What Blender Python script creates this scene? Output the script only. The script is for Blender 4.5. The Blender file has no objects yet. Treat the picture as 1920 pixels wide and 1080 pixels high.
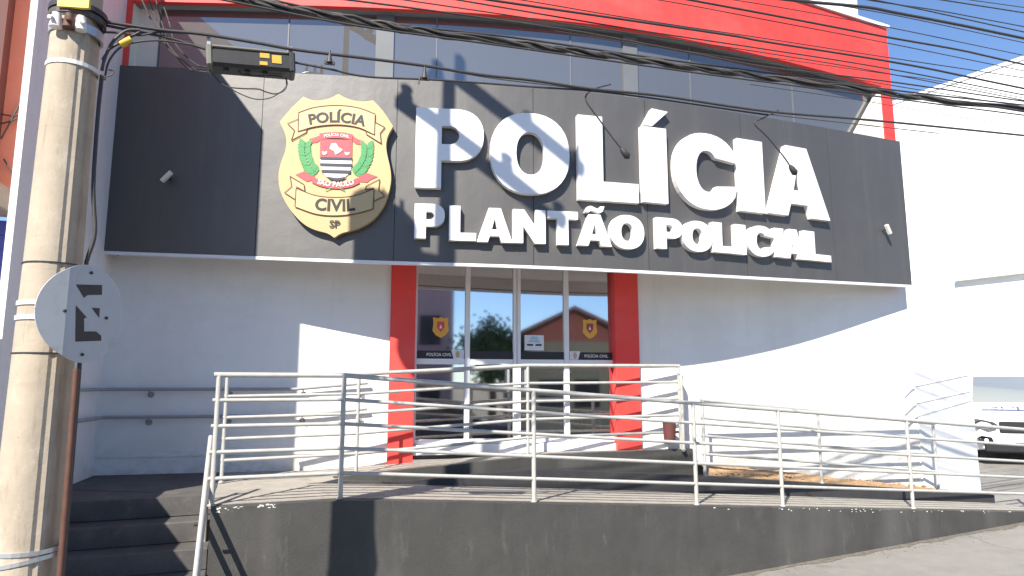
import bpy, bmesh, math, random
from mathutils import Vector, Matrix
from mathutils.geometry import tessellate_polygon
random.seed(7)
C = bpy.context.scene.collection
scene = bpy.context.scene

# ------------------------------------------------------------------ camera, light, exposure
CZ = 2.4                       # camera height above the street
F = 1270.0                     # focal length in pixels of the 1920 px wide photograph
PITCH = math.radians(8.16)
cam_d = bpy.data.cameras.new('camera'); cam = bpy.data.objects.new('camera', cam_d); C.objects.link(cam)
cam.location = (0, 0, CZ); cam.rotation_euler = (math.pi/2 + PITCH, 0, 0)
cam_d.sensor_width = 36; cam_d.lens = 36*F/1920; cam_d.clip_start = 0.05; cam_d.clip_end = 3000
scene.camera = cam

SUN_AZ, SUN_EL = math.radians(24.5), math.radians(41)     # the light travels towards azimuth 23 deg right of the view
sun_dir = Vector((math.sin(SUN_AZ)*math.cos(SUN_EL), math.cos(SUN_AZ)*math.cos(SUN_EL), -math.sin(SUN_EL)))
sl = bpy.data.lights.new('sun', 'SUN'); sl.energy = 5.0; sl.angle = math.radians(0.5); sl.color = (1, 0.93, 0.82)
so = bpy.data.objects.new('sun', sl); C.objects.link(so); so.rotation_euler = sun_dir.to_track_quat('-Z', 'Y').to_euler()
so.location = (-10, -20, 30)
w = bpy.data.worlds.new('World'); scene.world = w; w.use_nodes = True
wn = w.node_tree.nodes; bg = wn['Background']
sky = wn.new('ShaderNodeTexSky'); sky.sky_type = 'NISHITA'; sky.sun_disc = False
sky.sun_elevation = SUN_EL; sky.sun_rotation = math.pi + SUN_AZ
sky.air_density = 0.8; sky.dust_density = 0.1; sky.ozone_density = 4.5
w.node_tree.links.new(sky.outputs[0], bg.inputs[0]); bg.inputs[1].default_value = 0.118
scene.view_settings.view_transform = 'Standard'; scene.view_settings.look = 'None'
scene.view_settings.exposure = 0.95; scene.view_settings.gamma = 1; scene.view_settings.use_curve_mapping = False
scene.render.engine = 'CYCLES'

# ------------------------------------------------------------------ geometry of the view
def ray(px, py):
    a = (px-960)/F; b = (540-py)/F
    return Vector((a, math.cos(PITCH)-b*math.sin(PITCH), math.sin(PITCH)+b*math.cos(PITCH)))
def at(px, py, y):
    r = ray(px, py); return r*(y/r.y) + Vector((0, 0, CZ))
def on(px, py, line):
    """point of the sight line on the upright plane over the plan line y = a + b x"""
    a, b = line; r = ray(px, py); t = a/(r.y-b*r.x); return r*t + Vector((0, 0, CZ))
def lx(px, line):
    """x where the column px meets the plan line at eye height"""
    return on(px, 722, line).x
def V(*a): return Vector(a)

# ------------------------------------------------------------------ tagging and building helpers
def tag(o, label=None, cat=None, group=None, kind=None):
    if label: o['label'] = label
    if cat: o['category'] = cat
    if group: o['group'] = group
    if kind: o['kind'] = kind
    return o
def thing(name, label, cat, loc=(0, 0, 0), rz=0, group=None):
    o = bpy.data.objects.new(name, None); C.objects.link(o); o.empty_display_size = 0.2
    o.location = loc; o.rotation_euler = (0, 0, rz)
    o['_m'] = 0
    del o['_m']
    return tag(o, label, cat, group)
def link(name, me, m, parent=None, world=True):
    o = bpy.data.objects.new(name, me); C.objects.link(o)
    if m is not None and not me.materials: me.materials.append(m)
    if parent is not None:
        o.parent = parent
        if world:      # vertices were given in world space
            mw = Matrix.Identity(4); p = parent; chain = []
            while p is not None: chain.append(p); p = p.parent
            for q in reversed(chain): mw = mw @ (Matrix.Translation(q.location) @ q.rotation_euler.to_matrix().to_4x4())
            me.transform(mw.inverted())
    return o
def mesh(name, verts, faces, m, parent=None, smooth=False, world=True, bevel=0, solid_normals=True):
    me = bpy.data.meshes.new(name); bm = bmesh.new()
    vs = [bm.verts.new(v) for v in verts]
    for f in faces:
        try: bm.faces.new([vs[i] for i in f])
        except ValueError: pass
    if solid_normals: bmesh.ops.recalc_face_normals(bm, faces=bm.faces)
    if bevel: bmesh.ops.bevel(bm, geom=bm.edges[:], offset=bevel, segments=1, affect='EDGES', clamp_overlap=True)
    bm.to_mesh(me); bm.free()
    if smooth:
        for p in me.polygons: p.use_smooth = True
    return link(name, me, m, parent, world)
class MB:
    """collects boxes, tubes and prisms into one mesh"""
    def __init__(s): s.v = []; s.f = []; s.sm = []
    def add(s, verts, faces, smooth=False):
        n = len(s.v); s.v += [Vector(v) for v in verts]; s.f += [tuple(i+n for i in f) for f in faces]; s.sm += [smooth]*len(faces); return s
    def box(s, o, a, b, c):
        """box from corner o with edge vectors a, b, c"""
        o, a, b, c = map(Vector, (o, a, b, c))
        v = [o, o+a, o+a+b, o+b, o+c, o+a+c, o+a+b+c, o+b+c]
        return s.add(v, [(0, 3, 2, 1), (4, 5, 6, 7), (0, 1, 5, 4), (1, 2, 6, 5), (2, 3, 7, 6), (3, 0, 4, 7)])
    def bar(s, p, q, wd, ht, up=(0, 0, 1)):
        """bar from p to q, centred"""
        p, q = Vector(p), Vector(q); d = (q-p).normalized(); up = Vector(up)
        sd = d.cross(up)
        if sd.length < 1e-4: sd = d.cross(Vector((0, 1, 0)))
        sd.normalize(); u = sd.cross(d).normalized()
        return s.box(p-sd*wd/2-u*ht/2, q-p, sd*wd, u*ht)
    def tube(s, pts, r, n=8, cap=True):
        pts = [Vector(p) for p in pts]; rs = r if isinstance(r, (list, tuple)) else [r]*len(pts)
        d0 = (pts[1]-pts[0]).normalized(); ref = Vector((0, 0, 1)) if abs(d0.z) < 0.9 else Vector((0, 1, 0))
        rings = []
        for i, p in enumerate(pts):
            d = ((pts[min(i+1, len(pts)-1)]-pts[max(i-1, 0)])).normalized()
            a = d.cross(ref)
            if a.length < 1e-4: a = d.cross(Vector((1, 0, 0)))
            a.normalize(); b = a.cross(d).normalized(); ref = b if abs(d.z) >= 0.9 else ref
            rings.append([p+(a*math.cos(t*2*math.pi/n)+b*math.sin(t*2*math.pi/n))*rs[i] for t in range(n)])
        v = [x for r_ in rings for x in r_]; f = []
        for i in range(len(pts)-1):
            for t in range(n):
                f.append((i*n+t, i*n+(t+1) % n, (i+1)*n+(t+1) % n, (i+1)*n+t))
        s.add(v, f, True)
        if cap: s.add(rings[0], [tuple(range(n))[::-1]]); s.add(rings[-1], [tuple(range(n))])
        return s
    def prism(s, contours, fr, z0, z1):
        """flat outline(s) (first outer, others holes) in frame fr(u, v, w), between depths z0 (back) and z1 (front)"""
        tri = tessellate_polygon([[Vector((u, v, 0)) for u, v in c] for c in contours])
        flat = [p for c in contours for p in c]; n = len(flat)
        front = [fr(u, v, z1) for u, v in flat]; back = [fr(u, v, z0) for u, v in flat]
        f = [tuple(t) for t in tri]
        if abs(z1-z0) > 1e-9:
            s.add(front+back, f+[tuple(i+n for i in t[::-1]) for t in f])
            k = 0
            for c in contours:
                m_ = len(c)
                s.add([front[k+i] for i in range(m_)]+[back[k+i] for i in range(m_)], [(i, (i+1) % m_, m_+(i+1) % m_, m_+i) for i in range(m_)])
                k += m_
        else:
            s.add(front, f)
        return s
    def build(s, name, m, parent=None, world=True, bevel=0):
        me = bpy.data.meshes.new(name)
        me.from_pydata([tuple(v) for v in s.v], [], s.f); me.update()
        bm = bmesh.new(); bm.from_mesh(me)
        for i, fc in enumerate(bm.faces): fc.smooth = s.sm[i]
        bmesh.ops.recalc_face_normals(bm, faces=bm.faces)
        if bevel:
            bmesh.ops.bevel(bm, geom=[e for e in bm.edges if len(e.link_faces) == 2], offset=bevel, segments=1, affect='EDGES', clamp_overlap=True)
        bm.to_mesh(me); bm.free()
        return link(name, me, m, parent, world)
def box(name, o, a, b, c, m, parent=None, bevel=0): return MB().box(o, a, b, c).build(name, m, parent, bevel=bevel)
def smooth_pts(pts, k=8):
    pts = [Vector(p) for p in pts]; out = []
    P = [2*pts[0]-pts[1]]+pts+[2*pts[-1]-pts[-2]]
    for i in range(1, len(P)-2):
        p0, p1, p2, p3 = P[i-1:i+3]
        for j in range(k):
            t = j/k
            out.append(0.5*((2*p1)+(p2-p0)*t+(2*p0-5*p1+4*p2-p3)*t*t+(3*p1-p0-3*p2+p3)*t**3))
    out.append(pts[-1]); return out
def copy_tree(o, parent=None):
    c = o.copy(); C.objects.link(c); c.parent = parent
    for ch in list(o.children): copy_tree(ch, c)
    return c

# ------------------------------------------------------------------ materials
def mat(name, col, rough=0.6, var=0.15, scale=6.0, bump=0.0, bscale=60.0, metal=0.0, stain=None, stain_scale=1.2, stain_amt=0.5, streak=False, spec=0.5):
    m = bpy.data.materials.new(name); m.use_nodes = True; nt = m.node_tree; N = nt.nodes; L = nt.links
    b = N['Principled BSDF']; b.inputs['Roughness'].default_value = rough; b.inputs['Metallic'].default_value = metal
    b.inputs['Specular IOR Level'].default_value = spec
    tc = N.new('ShaderNodeTexCoord')
    nz = N.new('ShaderNodeTexNoise'); nz.inputs['Scale'].default_value = scale; nz.inputs['Detail'].default_value = 8; nz.inputs['Roughness'].default_value = 0.65
    L.new(tc.outputs['Object'], nz.inputs['Vector'])
    rp = N.new('ShaderNodeValToRGB'); e = rp.color_ramp.elements
    e[0].position = 0.28; e[1].position = 0.72
    e[0].color = tuple(c*(1-var) for c in col[:3])+(1,); e[1].color = tuple(min(1, c*(1+var)) for c in col[:3])+(1,)
    L.new(nz.outputs['Fac'], rp.inputs['Fac']); out = rp.outputs[0]
    if stain:
        mp = N.new('ShaderNodeMapping'); L.new(tc.outputs['Object'], mp.inputs['Vector'])
        if streak: mp.inputs['Scale'].default_value = (1, 1, 0.25)
        n2 = N.new('ShaderNodeTexNoise'); n2.inputs['Scale'].default_value = stain_scale; n2.inputs['Detail'].default_value = 6
        L.new(mp.outputs[0], n2.inputs['Vector'])
        r2 = N.new('ShaderNodeValToRGB'); r2.color_ramp.elements[0].position = 0.52; r2.color_ramp.elements[1].position = 0.74
        r2.color_ramp.elements[0].color = (0, 0, 0, 1); r2.color_ramp.elements[1].color = (stain_amt,)*3+(1,)
        L.new(n2.outputs['Fac'], r2.inputs['Fac'])
        mx = N.new('ShaderNodeMix'); mx.data_type = 'RGBA'
        L.new(r2.outputs[0], mx.inputs[0]); L.new(out, mx.inputs[6]); mx.inputs[7].default_value = tuple(stain)+(1,); out = mx.outputs[2]
    L.new(out, b.inputs['Base Color'])
    if bump:
        n3 = N.new('ShaderNodeTexNoise'); n3.inputs['Scale'].default_value = bscale; n3.inputs['Detail'].default_value = 5
        L.new(tc.outputs['Object'], n3.inputs['Vector'])
        bp = N.new('ShaderNodeBump'); bp.inputs['Strength'].default_value = bump; bp.inputs['Distance'].default_value = 0.02 if bscale > 5 else 0.12
        L.new(n3.outputs['Fac'], bp.inputs['Height']); L.new(bp.outputs[0], b.inputs['Normal'])
    return m
def glass_mat(name, tint, refl, through=True, rough=0.0):
    m = bpy.data.materials.new(name); m.use_nodes = True; nt = m.node_tree; N = nt.nodes; L = nt.links
    N.remove(N['Principled BSDF']); o = N['Material Output']
    g = N.new('ShaderNodeBsdfGlossy'); g.inputs['Roughness'].default_value = rough; g.inputs['Color'].default_value = (0.92, 0.95, 1, 1)
    if through:
        t = N.new('ShaderNodeBsdfTransparent'); t.inputs['Color'].default_value = tuple(tint)+(1,)
    else:
        t = N.new('ShaderNodeBsdfDiffuse'); t.inputs['Color'].default_value = tuple(tint)+(1,)
    lw = N.new('ShaderNodeLayerWeight'); lw.inputs['Blend'].default_value = 0.25
    ma = N.new('ShaderNodeMath'); ma.operation = 'MULTIPLY_ADD'; L.new(lw.outputs['Fresnel'], ma.inputs[0]); ma.inputs[1].default_value = 0.5; ma.inputs[2].default_value = refl; ma.use_clamp = True
    mx = N.new('ShaderNodeMixShader'); L.new(ma.outputs[0], mx.inputs[0]); L.new(t.outputs[0], mx.inputs[1]); L.new(g.outputs[0], mx.inputs[2])
    L.new(mx.outputs[0], o.inputs[0]); return m

def wear(m, layers):
    """adds worn patches to a paint: (colour, noise scale xyz, low, high, amount, (z_full, z_none) or None)"""
    nt = m.node_tree; N = nt.nodes; L = nt.links; b = N['Principled BSDF']
    tc = next(n for n in N if n.type == 'TEX_COORD')
    for col, sc, lo, hi, amt, zr in layers:
        out = b.inputs['Base Color'].links[0].from_socket
        mp = N.new('ShaderNodeMapping'); mp.inputs['Scale'].default_value = sc; mp.inputs['Location'].default_value = (lo*7, hi*3, amt*5); L.new(tc.outputs['Object'], mp.inputs['Vector'])
        nz = N.new('ShaderNodeTexNoise'); nz.inputs['Scale'].default_value = 1; nz.inputs['Detail'].default_value = 9; nz.inputs['Roughness'].default_value = 0.7
        L.new(mp.outputs[0], nz.inputs['Vector'])
        mr = N.new('ShaderNodeMapRange'); mr.inputs[1].default_value = lo; mr.inputs[2].default_value = hi; mr.inputs[3].default_value = 0; mr.inputs[4].default_value = amt
        L.new(nz.outputs['Fac'], mr.inputs[0]); fac = mr.outputs[0]
        if zr:
            sp = N.new('ShaderNodeSeparateXYZ'); L.new(tc.outputs['Object'], sp.inputs[0])
            m2 = N.new('ShaderNodeMapRange'); m2.inputs[1].default_value = zr[1]; m2.inputs[2].default_value = zr[0]; L.new(sp.outputs[2], m2.inputs[0])
            mu = N.new('ShaderNodeMath'); mu.operation = 'MULTIPLY'; L.new(fac, mu.inputs[0]); L.new(m2.outputs[0], mu.inputs[1]); fac = mu.outputs[0]
        mx = N.new('ShaderNodeMix'); mx.data_type = 'RGBA'; L.new(fac, mx.inputs[0]); L.new(out, mx.inputs[6]); mx.inputs[7].default_value = tuple(col)+(1,)
        L.new(mx.outputs[2], b.inputs['Base Color'])

M = {}
M['white'] = mat('white_wall_paint', (0.80, 0.80, 0.79), 0.7, 0.03, 2.5, 0.05, 40, stain=(0.62, 0.60, 0.57), stain_scale=0.9, stain_amt=0.25, streak=True)
M['plain'] = mat('plain_white_paint', (0.82, 0.82, 0.81), 0.75, 0.02, 1.5, 0.03, 30)
M['soffit'] = mat('soffit_paint', (0.74, 0.71, 0.66), 0.8, 0.03)
M['party'] = mat('party_wall_paint', (0.79, 0.77, 0.77), 0.75, 0.05, 1.5, 0.06, 30, stain=(0.66, 0.64, 0.64), stain_amt=0.3, streak=True)
M['sign'] = mat('black_composite_panel', (0.060, 0.057, 0.056), 0.52, 0.10, 1.2, 0.10, 1.6, stain=(0.10, 0.092, 0.082), stain_scale=0.8, stain_amt=0.45, spec=1.0)
M['letter'] = mat('white_letter_enamel', (0.80, 0.80, 0.80), 0.35, 0.02, 3, stain=(0.62, 0.6, 0.58), stain_scale=2.2, stain_amt=0.25, streak=True)
M['red'] = mat('red_facade_paint', (0.80, 0.054, 0.046), 0.6, 0.04, 1.5, 0.03, 30, stain=(0.62, 0.05, 0.042), stain_scale=1.0, stain_amt=0.35, streak=True)
M['cream'] = mat('cream_jamb', (0.72, 0.70, 0.62), 0.7, 0.03)
M['pale'] = mat('pale_strip_paint', (0.13, 0.14, 0.155), 0.6, 0.08, 3)
M['grey_lining'] = mat('grey_lining', (0.20, 0.21, 0.215), 0.7, 0.06)
M['alu_white'] = mat('white_aluminium', (0.76, 0.76, 0.78), 0.4, 0.03)
M['rail'] = mat('painted_steel_pipe', (0.42, 0.42, 0.40), 0.42, 0.10, 14, stain=(0.34, 0.30, 0.25), stain_scale=9, stain_amt=0.5)
M['railgrey'] = mat('grey_handrail', (0.30, 0.31, 0.33), 0.45, 0.1, 10)
M['ramp'] = mat('ramp_concrete', (0.335, 0.312, 0.275), 0.9, 0.16, 7, 0.25, 90, stain=(0.21, 0.19, 0.165), stain_scale=1.6, stain_amt=0.6)
M['dark'] = mat('dark_painted_concrete', (0.052, 0.051, 0.048), 0.75, 0.16, 4, 0.15, 60, stain=(0.13, 0.125, 0.12), stain_scale=1.9, stain_amt=0.4, streak=True)
M['curb'] = mat('black_curb', (0.032, 0.032, 0.036), 0.7, 0.2, 6, 0.1, 60)
M['step'] = mat('dark_step_paint', (0.085, 0.08, 0.078), 0.8, 0.2, 5, 0.15, 70)
M['side'] = mat('sidewalk_concrete', (0.225, 0.215, 0.198), 0.92, 0.10, 5, 0.2, 110, stain=(0.13, 0.125, 0.115), stain_scale=0.8, stain_amt=0.6)
M['asphalt'] = mat('asphalt', (0.085, 0.083, 0.08), 0.9, 0.2, 20, 0.3, 150)
M['dirt'] = mat('settled_dirt', (0.14, 0.125, 0.105), 0.95, 0.35, 12)
M['earth'] = mat('bare_earth', (0.18, 0.15, 0.11), 0.95, 0.2, 0.5)
M['soil'] = mat('orange_soil', (0.36, 0.235, 0.135), 0.95, 0.3, 9, 0.6, 30)
M['pole'] = mat('pole_concrete', (0.39, 0.33, 0.255), 0.85, 0.14, 5, 0.08, 60, stain=(0.28, 0.225, 0.16), stain_scale=2.6, stain_amt=0.6, streak=True)
M['steel'] = mat('galvanised_steel', (0.50, 0.51, 0.52), 0.38, 0.15, 12, metal=0.6)
M['signback'] = mat('weathered_sign_metal', (0.44, 0.455, 0.47), 0.5, 0.05, 6, stain=(0.36, 0.37, 0.385), stain_scale=7, stain_amt=0.4)
M['ink'] = mat('black_print', (0.028, 0.026, 0.026), 0.6, 0.1)
M['rust'] = mat('rusty_brown_conduit', (0.10, 0.045, 0.032), 0.7, 0.25, 12)
M['cable'] = mat('black_cable', (0.045, 0.042, 0.042), 0.55, 0.2, 20)
M['cablegrey'] = mat('weathered_cable', (0.075, 0.068, 0.062), 0.6, 0.25, 25)
M['box'] = mat('black_plastic', (0.035, 0.035, 0.034), 0.45, 0.15, 12)
M['boxtop'] = mat('dusty_plastic', (0.16, 0.155, 0.13), 0.6, 0.1, 12)
M['orange'] = mat('orange_label', (0.72, 0.36, 0.05), 0.5, 0.05)
M['gold'] = mat('golden_shield', (0.52, 0.375, 0.185), 0.5, 0.04, 3, stain=(0.43, 0.31, 0.16), stain_scale=2, stain_amt=0.3)
M['gold_light'] = mat('pale_gold_ribbon', (0.56, 0.425, 0.22), 0.5, 0.03)
M['crest_red'] = mat('crest_red', (0.60, 0.07, 0.085), 0.5, 0.03)
M['crest_white'] = mat('crest_white', (0.75, 0.73, 0.70), 0.5, 0.02)
M['crest_dark'] = mat('crest_navy', (0.03, 0.03, 0.055), 0.5, 0.05)
M['green'] = mat('laurel_green', (0.05, 0.27, 0.085), 0.5, 0.15, 30)
M['orangewall'] = mat('orange_render', (0.74, 0.25, 0.155), 0.85, 0.07, 4, 0.1, 50)
M['brown'] = mat('brown_column', (0.11, 0.035, 0.03), 0.7, 0.1)
M['concrete'] = mat('raw_concrete', (0.25, 0.215, 0.17), 0.9, 0.15, 6, 0.2, 60)
M['blue'] = mat('blue_shutter', (0.055, 0.065, 0.30), 0.5, 0.15, 6)
M['doorglass'] = glass_mat('door_glass', (0.62, 0.66, 0.66), 0.56, True, 0.035)
M['upglass'] = glass_mat('facade_glass', (0.100, 0.100, 0.097), 0.17, through=False)
M['vinyl'] = mat('black_vinyl', (0.025, 0.022, 0.026), 0.5, 0.05)
M['paper'] = mat('white_paper', (0.68, 0.68, 0.74), 0.7, 0.03)
M['room'] = mat('interior_wall', (0.55, 0.54, 0.54), 0.8, 0.05)
M['roomfloor'] = mat('interior_tiles', (0.20, 0.18, 0.16), 0.35, 0.08, 4)
M['bluepanel'] = mat('blue_counter', (0.22, 0.42, 0.58), 0.5, 0.08)
M['maroon'] = mat('maroon_poster', (0.30, 0.06, 0.06), 0.5, 0.1)
M['carwhite'] = mat('white_car_paint', (0.80, 0.80, 0.80), 0.25, 0.01)
M['carblack'] = mat('black_car_trim', (0.02, 0.02, 0.022), 0.4, 0.1)
M['carglass'] = glass_mat('car_glass', (0.07, 0.08, 0.072), 0.10, through=False)
M['screen'] = glass_mat('glare_windscreen', (0.27, 0.29, 0.265), 0.08, through=False, rough=0.2)  # pale grey stands in for glare on the police car's windscreen
M['lamp'] = mat('clear_headlamp', (0.10, 0.105, 0.115), 0.2, 0.5, 22)
M['navy'] = mat('navy_stripe', (0.03, 0.045, 0.16), 0.4, 0.05)
M['rubber'] = mat('tyre_rubber', (0.02, 0.02, 0.02), 0.85, 0.1)
M['tile'] = mat('orange_roof_tile', (0.52, 0.21, 0.12), 0.85, 0.2, 6, 0.3, 20)
M['housewall'] = mat('yellow_house_render', (0.62, 0.50, 0.30), 0.85, 0.08)
M['pinkwall'] = mat('pink_block_render', (0.50, 0.34, 0.34), 0.85, 0.08)
M['leaf'] = mat('tree_leaf', (0.075, 0.12, 0.04), 0.7, 0.35, 2)
M['bark'] = mat('tree_bark', (0.10, 0.075, 0.05), 0.9, 0.2)
M['graycar'] = mat('grey_car_paint', (0.06, 0.065, 0.075), 0.3, 0.02)
M['redcar'] = mat('red_awning_cloth', (0.40, 0.03, 0.03), 0.6, 0.05)
M['yellow'] = mat('yellow_tag', (0.62, 0.40, 0.04), 0.5, 0.08)

wear(M['white'], [((0.50, 0.45, 0.38), (5, 5, 9), 0.42, 0.66, 0.75, (CZ-0.98, CZ-0.55)), ((0.60, 0.58, 0.54), (3.5, 3.5, 0.35), 0.54, 0.72, 0.35, None), ((0.66, 0.65, 0.63), (0.7, 0.7, 1.1), 0.50, 0.56, 0.22, None)])
wear(M['party'], [((0.56, 0.53, 0.52), (6, 6, 0.5), 0.52, 0.74, 0.45, None), ((0.36, 0.32, 0.29), (7, 7, 9), 0.4, 0.65, 0.7, (CZ-1.4, CZ-0.5))])
wear(M['dark'], [((0.17, 0.165, 0.158), (9, 9, 2.2), 0.58, 0.74, 0.32, None), ((0.022, 0.021, 0.021), (3, 3, 0.6), 0.55, 0.75, 0.5, None), ((0.33, 0.32, 0.30), (34, 34, 30), 0.68, 0.72, 0.6, None), ((0.15, 0.14, 0.12), (5, 5, 8), 0.42, 0.62, 0.5, (0.0, 0.35))])
wear(M['sign'], [((0.115, 0.105, 0.092), (5, 5, 0.4), 0.50, 0.75, 0.40, None), ((0.13, 0.125, 0.115), (26, 26, 18), 0.66, 0.72, 0.35, None)])
wear(M['red'], [((0.60, 0.075, 0.06), (6, 6, 0.5), 0.50, 0.72, 0.45, None), ((0.80, 0.13, 0.11), (1.1, 1.1, 1.6), 0.5, 0.7, 0.4, None)])
wear(M['pole'], [((0.21, 0.165, 0.12), (22, 22, 3), 0.56, 0.70, 0.55, None), ((0.52, 0.46, 0.37), (8, 8, 5), 0.56, 0.66, 0.5, None), ((0.16, 0.13, 0.10), (45, 45, 45), 0.66, 0.70, 0.8, None), ((0.30, 0.23, 0.15), (1, 1, 14), 0.56, 0.66, 0.35, None)])
wear(M['side'], [((0.09, 0.085, 0.08), (1.6, 1.6, 1), 0.56, 0.72, 0.5, None), ((0.28, 0.27, 0.25), (4, 4, 1), 0.58, 0.68, 0.45, None), ((0.06, 0.055, 0.05), (22, 22, 1), 0.68, 0.72, 0.7, None)])
def cracks(m, scale, width, col):
    nt = m.node_tree; N = nt.nodes; L = nt.links; b = N['Principled BSDF']; tc = next(n for n in N if n.type == 'TEX_COORD')
    nz = N.new('ShaderNodeTexNoise'); nz.inputs['Scale'].default_value = 2.2; nz.inputs['Detail'].default_value = 6; L.new(tc.outputs['Object'], nz.inputs['Vector'])
    ad = N.new('ShaderNodeMixRGB'); ad.blend_type = 'ADD'; ad.inputs[0].default_value = 0.35; L.new(tc.outputs['Object'], ad.inputs[1]); L.new(nz.outputs['Color'], ad.inputs[2])
    vo = N.new('ShaderNodeTexVoronoi'); vo.feature = 'DISTANCE_TO_EDGE'; vo.inputs['Scale'].default_value = scale; L.new(ad.outputs[0], vo.inputs['Vector'])
    mr = N.new('ShaderNodeMapRange'); mr.inputs[1].default_value = width*0.4; mr.inputs[2].default_value = width; mr.inputs[3].default_value = 0.7; mr.inputs[4].default_value = 0; L.new(vo.outputs['Distance'], mr.inputs[0])
    out = b.inputs['Base Color'].links[0].from_socket; mx = N.new('ShaderNodeMix'); mx.data_type = 'RGBA'; L.new(mr.outputs[0], mx.inputs[0]); L.new(out, mx.inputs[6]); mx.inputs[7].default_value = tuple(col)+(1,); L.new(mx.outputs[2], b.inputs['Base Color'])
cracks(M['side'], 0.30, 0.0035, (0.10, 0.095, 0.088))
wear(M['ramp'], [((0.12, 0.10, 0.085), (5, 5, 5), 0.56, 0.70, 0.5, None), ((0.40, 0.37, 0.33), (18, 18, 18), 0.64, 0.70, 0.6, None)])
wear(M['rail'], [((0.22, 0.13, 0.08), (30, 30, 22), 0.63, 0.70, 0.7, None)])
wear(M['step'], [((0.16, 0.15, 0.14), (5, 5, 5), 0.54, 0.68, 0.5, None)])
wear(M['letter'], [((0.55, 0.53, 0.50), (7, 7, 1.2), 0.58, 0.72, 0.3, None)])
wear(M['signback'], [((0.33, 0.32, 0.30), (9, 9, 6), 0.56, 0.7, 0.5, None), ((0.25, 0.16, 0.10), (40, 40, 30), 0.68, 0.72, 0.7, None)])

# ------------------------------------------------------------------ plan of the place
# street frame: U runs along the ramp front (up the street), Nn points to the building
U = V(0.933, 0.360, 0); Nn = V(-0.360, 0.933, 0); FO = V(0, 6.56, 0)        # ramp front line y = 6.56 + .386 x
FRONT = (6.56, 0.386)
def S(u, n, z=0): return FO + U*u + Nn*n + V(0, 0, z)
def gz(u): return 0.41 + 0.046*max(-22, min(18, u-2.1))                      # the street climbs along U
WALL = (8.5, 0.225)                                                          # building wall y = 8.65 + .24 x
WD = V(1, WALL[1], 0).normalized(); WN = V(WALL[1], -1, 0).normalized()            # along the wall, and out of it towards the street
def Wp(x, out=0, z=0): return V(x, WALL[0]+WALL[1]*x, z) + WN*out
# plan of the black fascia: a front that bends away on its right half; bottom edge heights beside it
SX = [-4.42, -2.82, -1.38, 0.0, 1.487, 3.237, 5.695]
SY = [7.20, 7.27, 7.36, 7.52, 7.83, 8.45, 9.54]
SZ = [1.44, 1.395, 1.36, 1.345, 1.335, 1.35, 1.414]
def interp(xs, ys, x):
    n = len(xs)
    d = [(ys[i+1]-ys[i])/(xs[i+1]-xs[i]) for i in range(n-1)]
    m_ = [d[0]]+[(d[i-1]+d[i])/2 for i in range(1, n-1)]+[d[-1]]
    if x <= xs[0]: return ys[0]+m_[0]*(x-xs[0])
    if x >= xs[-1]: return ys[-1]+m_[-1]*(x-xs[-1])
    i = max(j for j in range(n-1) if xs[j] <= x); h = xs[i+1]-xs[i]; t = (x-xs[i])/h
    return (ys[i]*(1+2*t)*(1-t)**2 + h*m_[i]*t*(1-t)**2 + ys[i+1]*t*t*(3-2*t) + h*m_[i+1]*t*t*(t-1))
def sy(x): return interp(SX, SY, x)
def szb(x): return interp(SX, SZ, x) + CZ
SIGN_H = 2.13
def sn(x):
    s_ = (sy(x+0.01)-sy(x-0.01))/0.02; return V(s_, -1, 0).normalized()
def Sp(x, out=0, z=0): return V(x, sy(x), z) + sn(x)*out
def sign_hit(px, py, out=0.0):
    r = ray(px, py); t = 7.0
    for _ in range(40):
        p = r*t; y = sy(p.x) + out*sn(p.x).y; t = t + (y-p.y)*0.8/r.y
    return r*t + V(0, 0, CZ)

# ------------------------------------------------------------------ ground
us = [-120, -60, -40, -30, -20, -14, -8, -4, 0, 4, 8, 12, 16, 20, 26, 40, 70, 120]
def sheet(name, n0, n1, dz, m, kind='structure', us=us):
    v = []; f = []
    for u in us: v += [S(u, n0, gz(u)+dz), S(u, n1, gz(u)+dz)]
    for i in range(len(us)-1): f.append((2*i, 2*i+2, 2*i+3, 2*i+1))
    me = bpy.data.meshes.new(name); me.from_pydata([tuple(x) for x in v], [], f); me.update()
    return tag(link(name, me, m), kind=kind)
sheet('ground', -900, 900, -0.25, M['earth'], us=[-900]+us+[900])
sheet('road', -13.0, -3.4, -0.15, M['asphalt'])
sheet('sidewalk', -3.25, 30, 0.0, M['side'])
sheet('opposite_sidewalk', -16.5, -13.1, 0.0, M['side'])
def kerb(name, n0, n1):
    v = []; f = []
    for u in us:
        for n, z in ((n0, -0.2), (n0, 0.004), (n1, 0.004), (n1, -0.2)): v.append(S(u, n, gz(u)+z))
    for i in range(len(us)-1):
        for k in range(3): f.append((4*i+k, 4*i+k+1, 4*i+4+k+1, 4*i+4+k))
    return tag(mesh(name, v, f, M['concrete']), kind='structure')
kerb('kerb', -3.4, -3.24); kerb('kerb', -13.14, -12.99)
mk = MB()
for k in range(-12, 14):
    mk.add([S(k*4, -8.25, gz(k*4)-0.145), S(k*4+2, -8.25, gz(k*4+2)-0.145), S(k*4+2, -8.13, gz(k*4+2)-0.145), S(k*4, -8.13, gz(k*4)-0.145)], [(0, 1, 2, 3)])
tag(mk.build('lane_markings', M['crest_white']), kind='structure')

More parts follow.
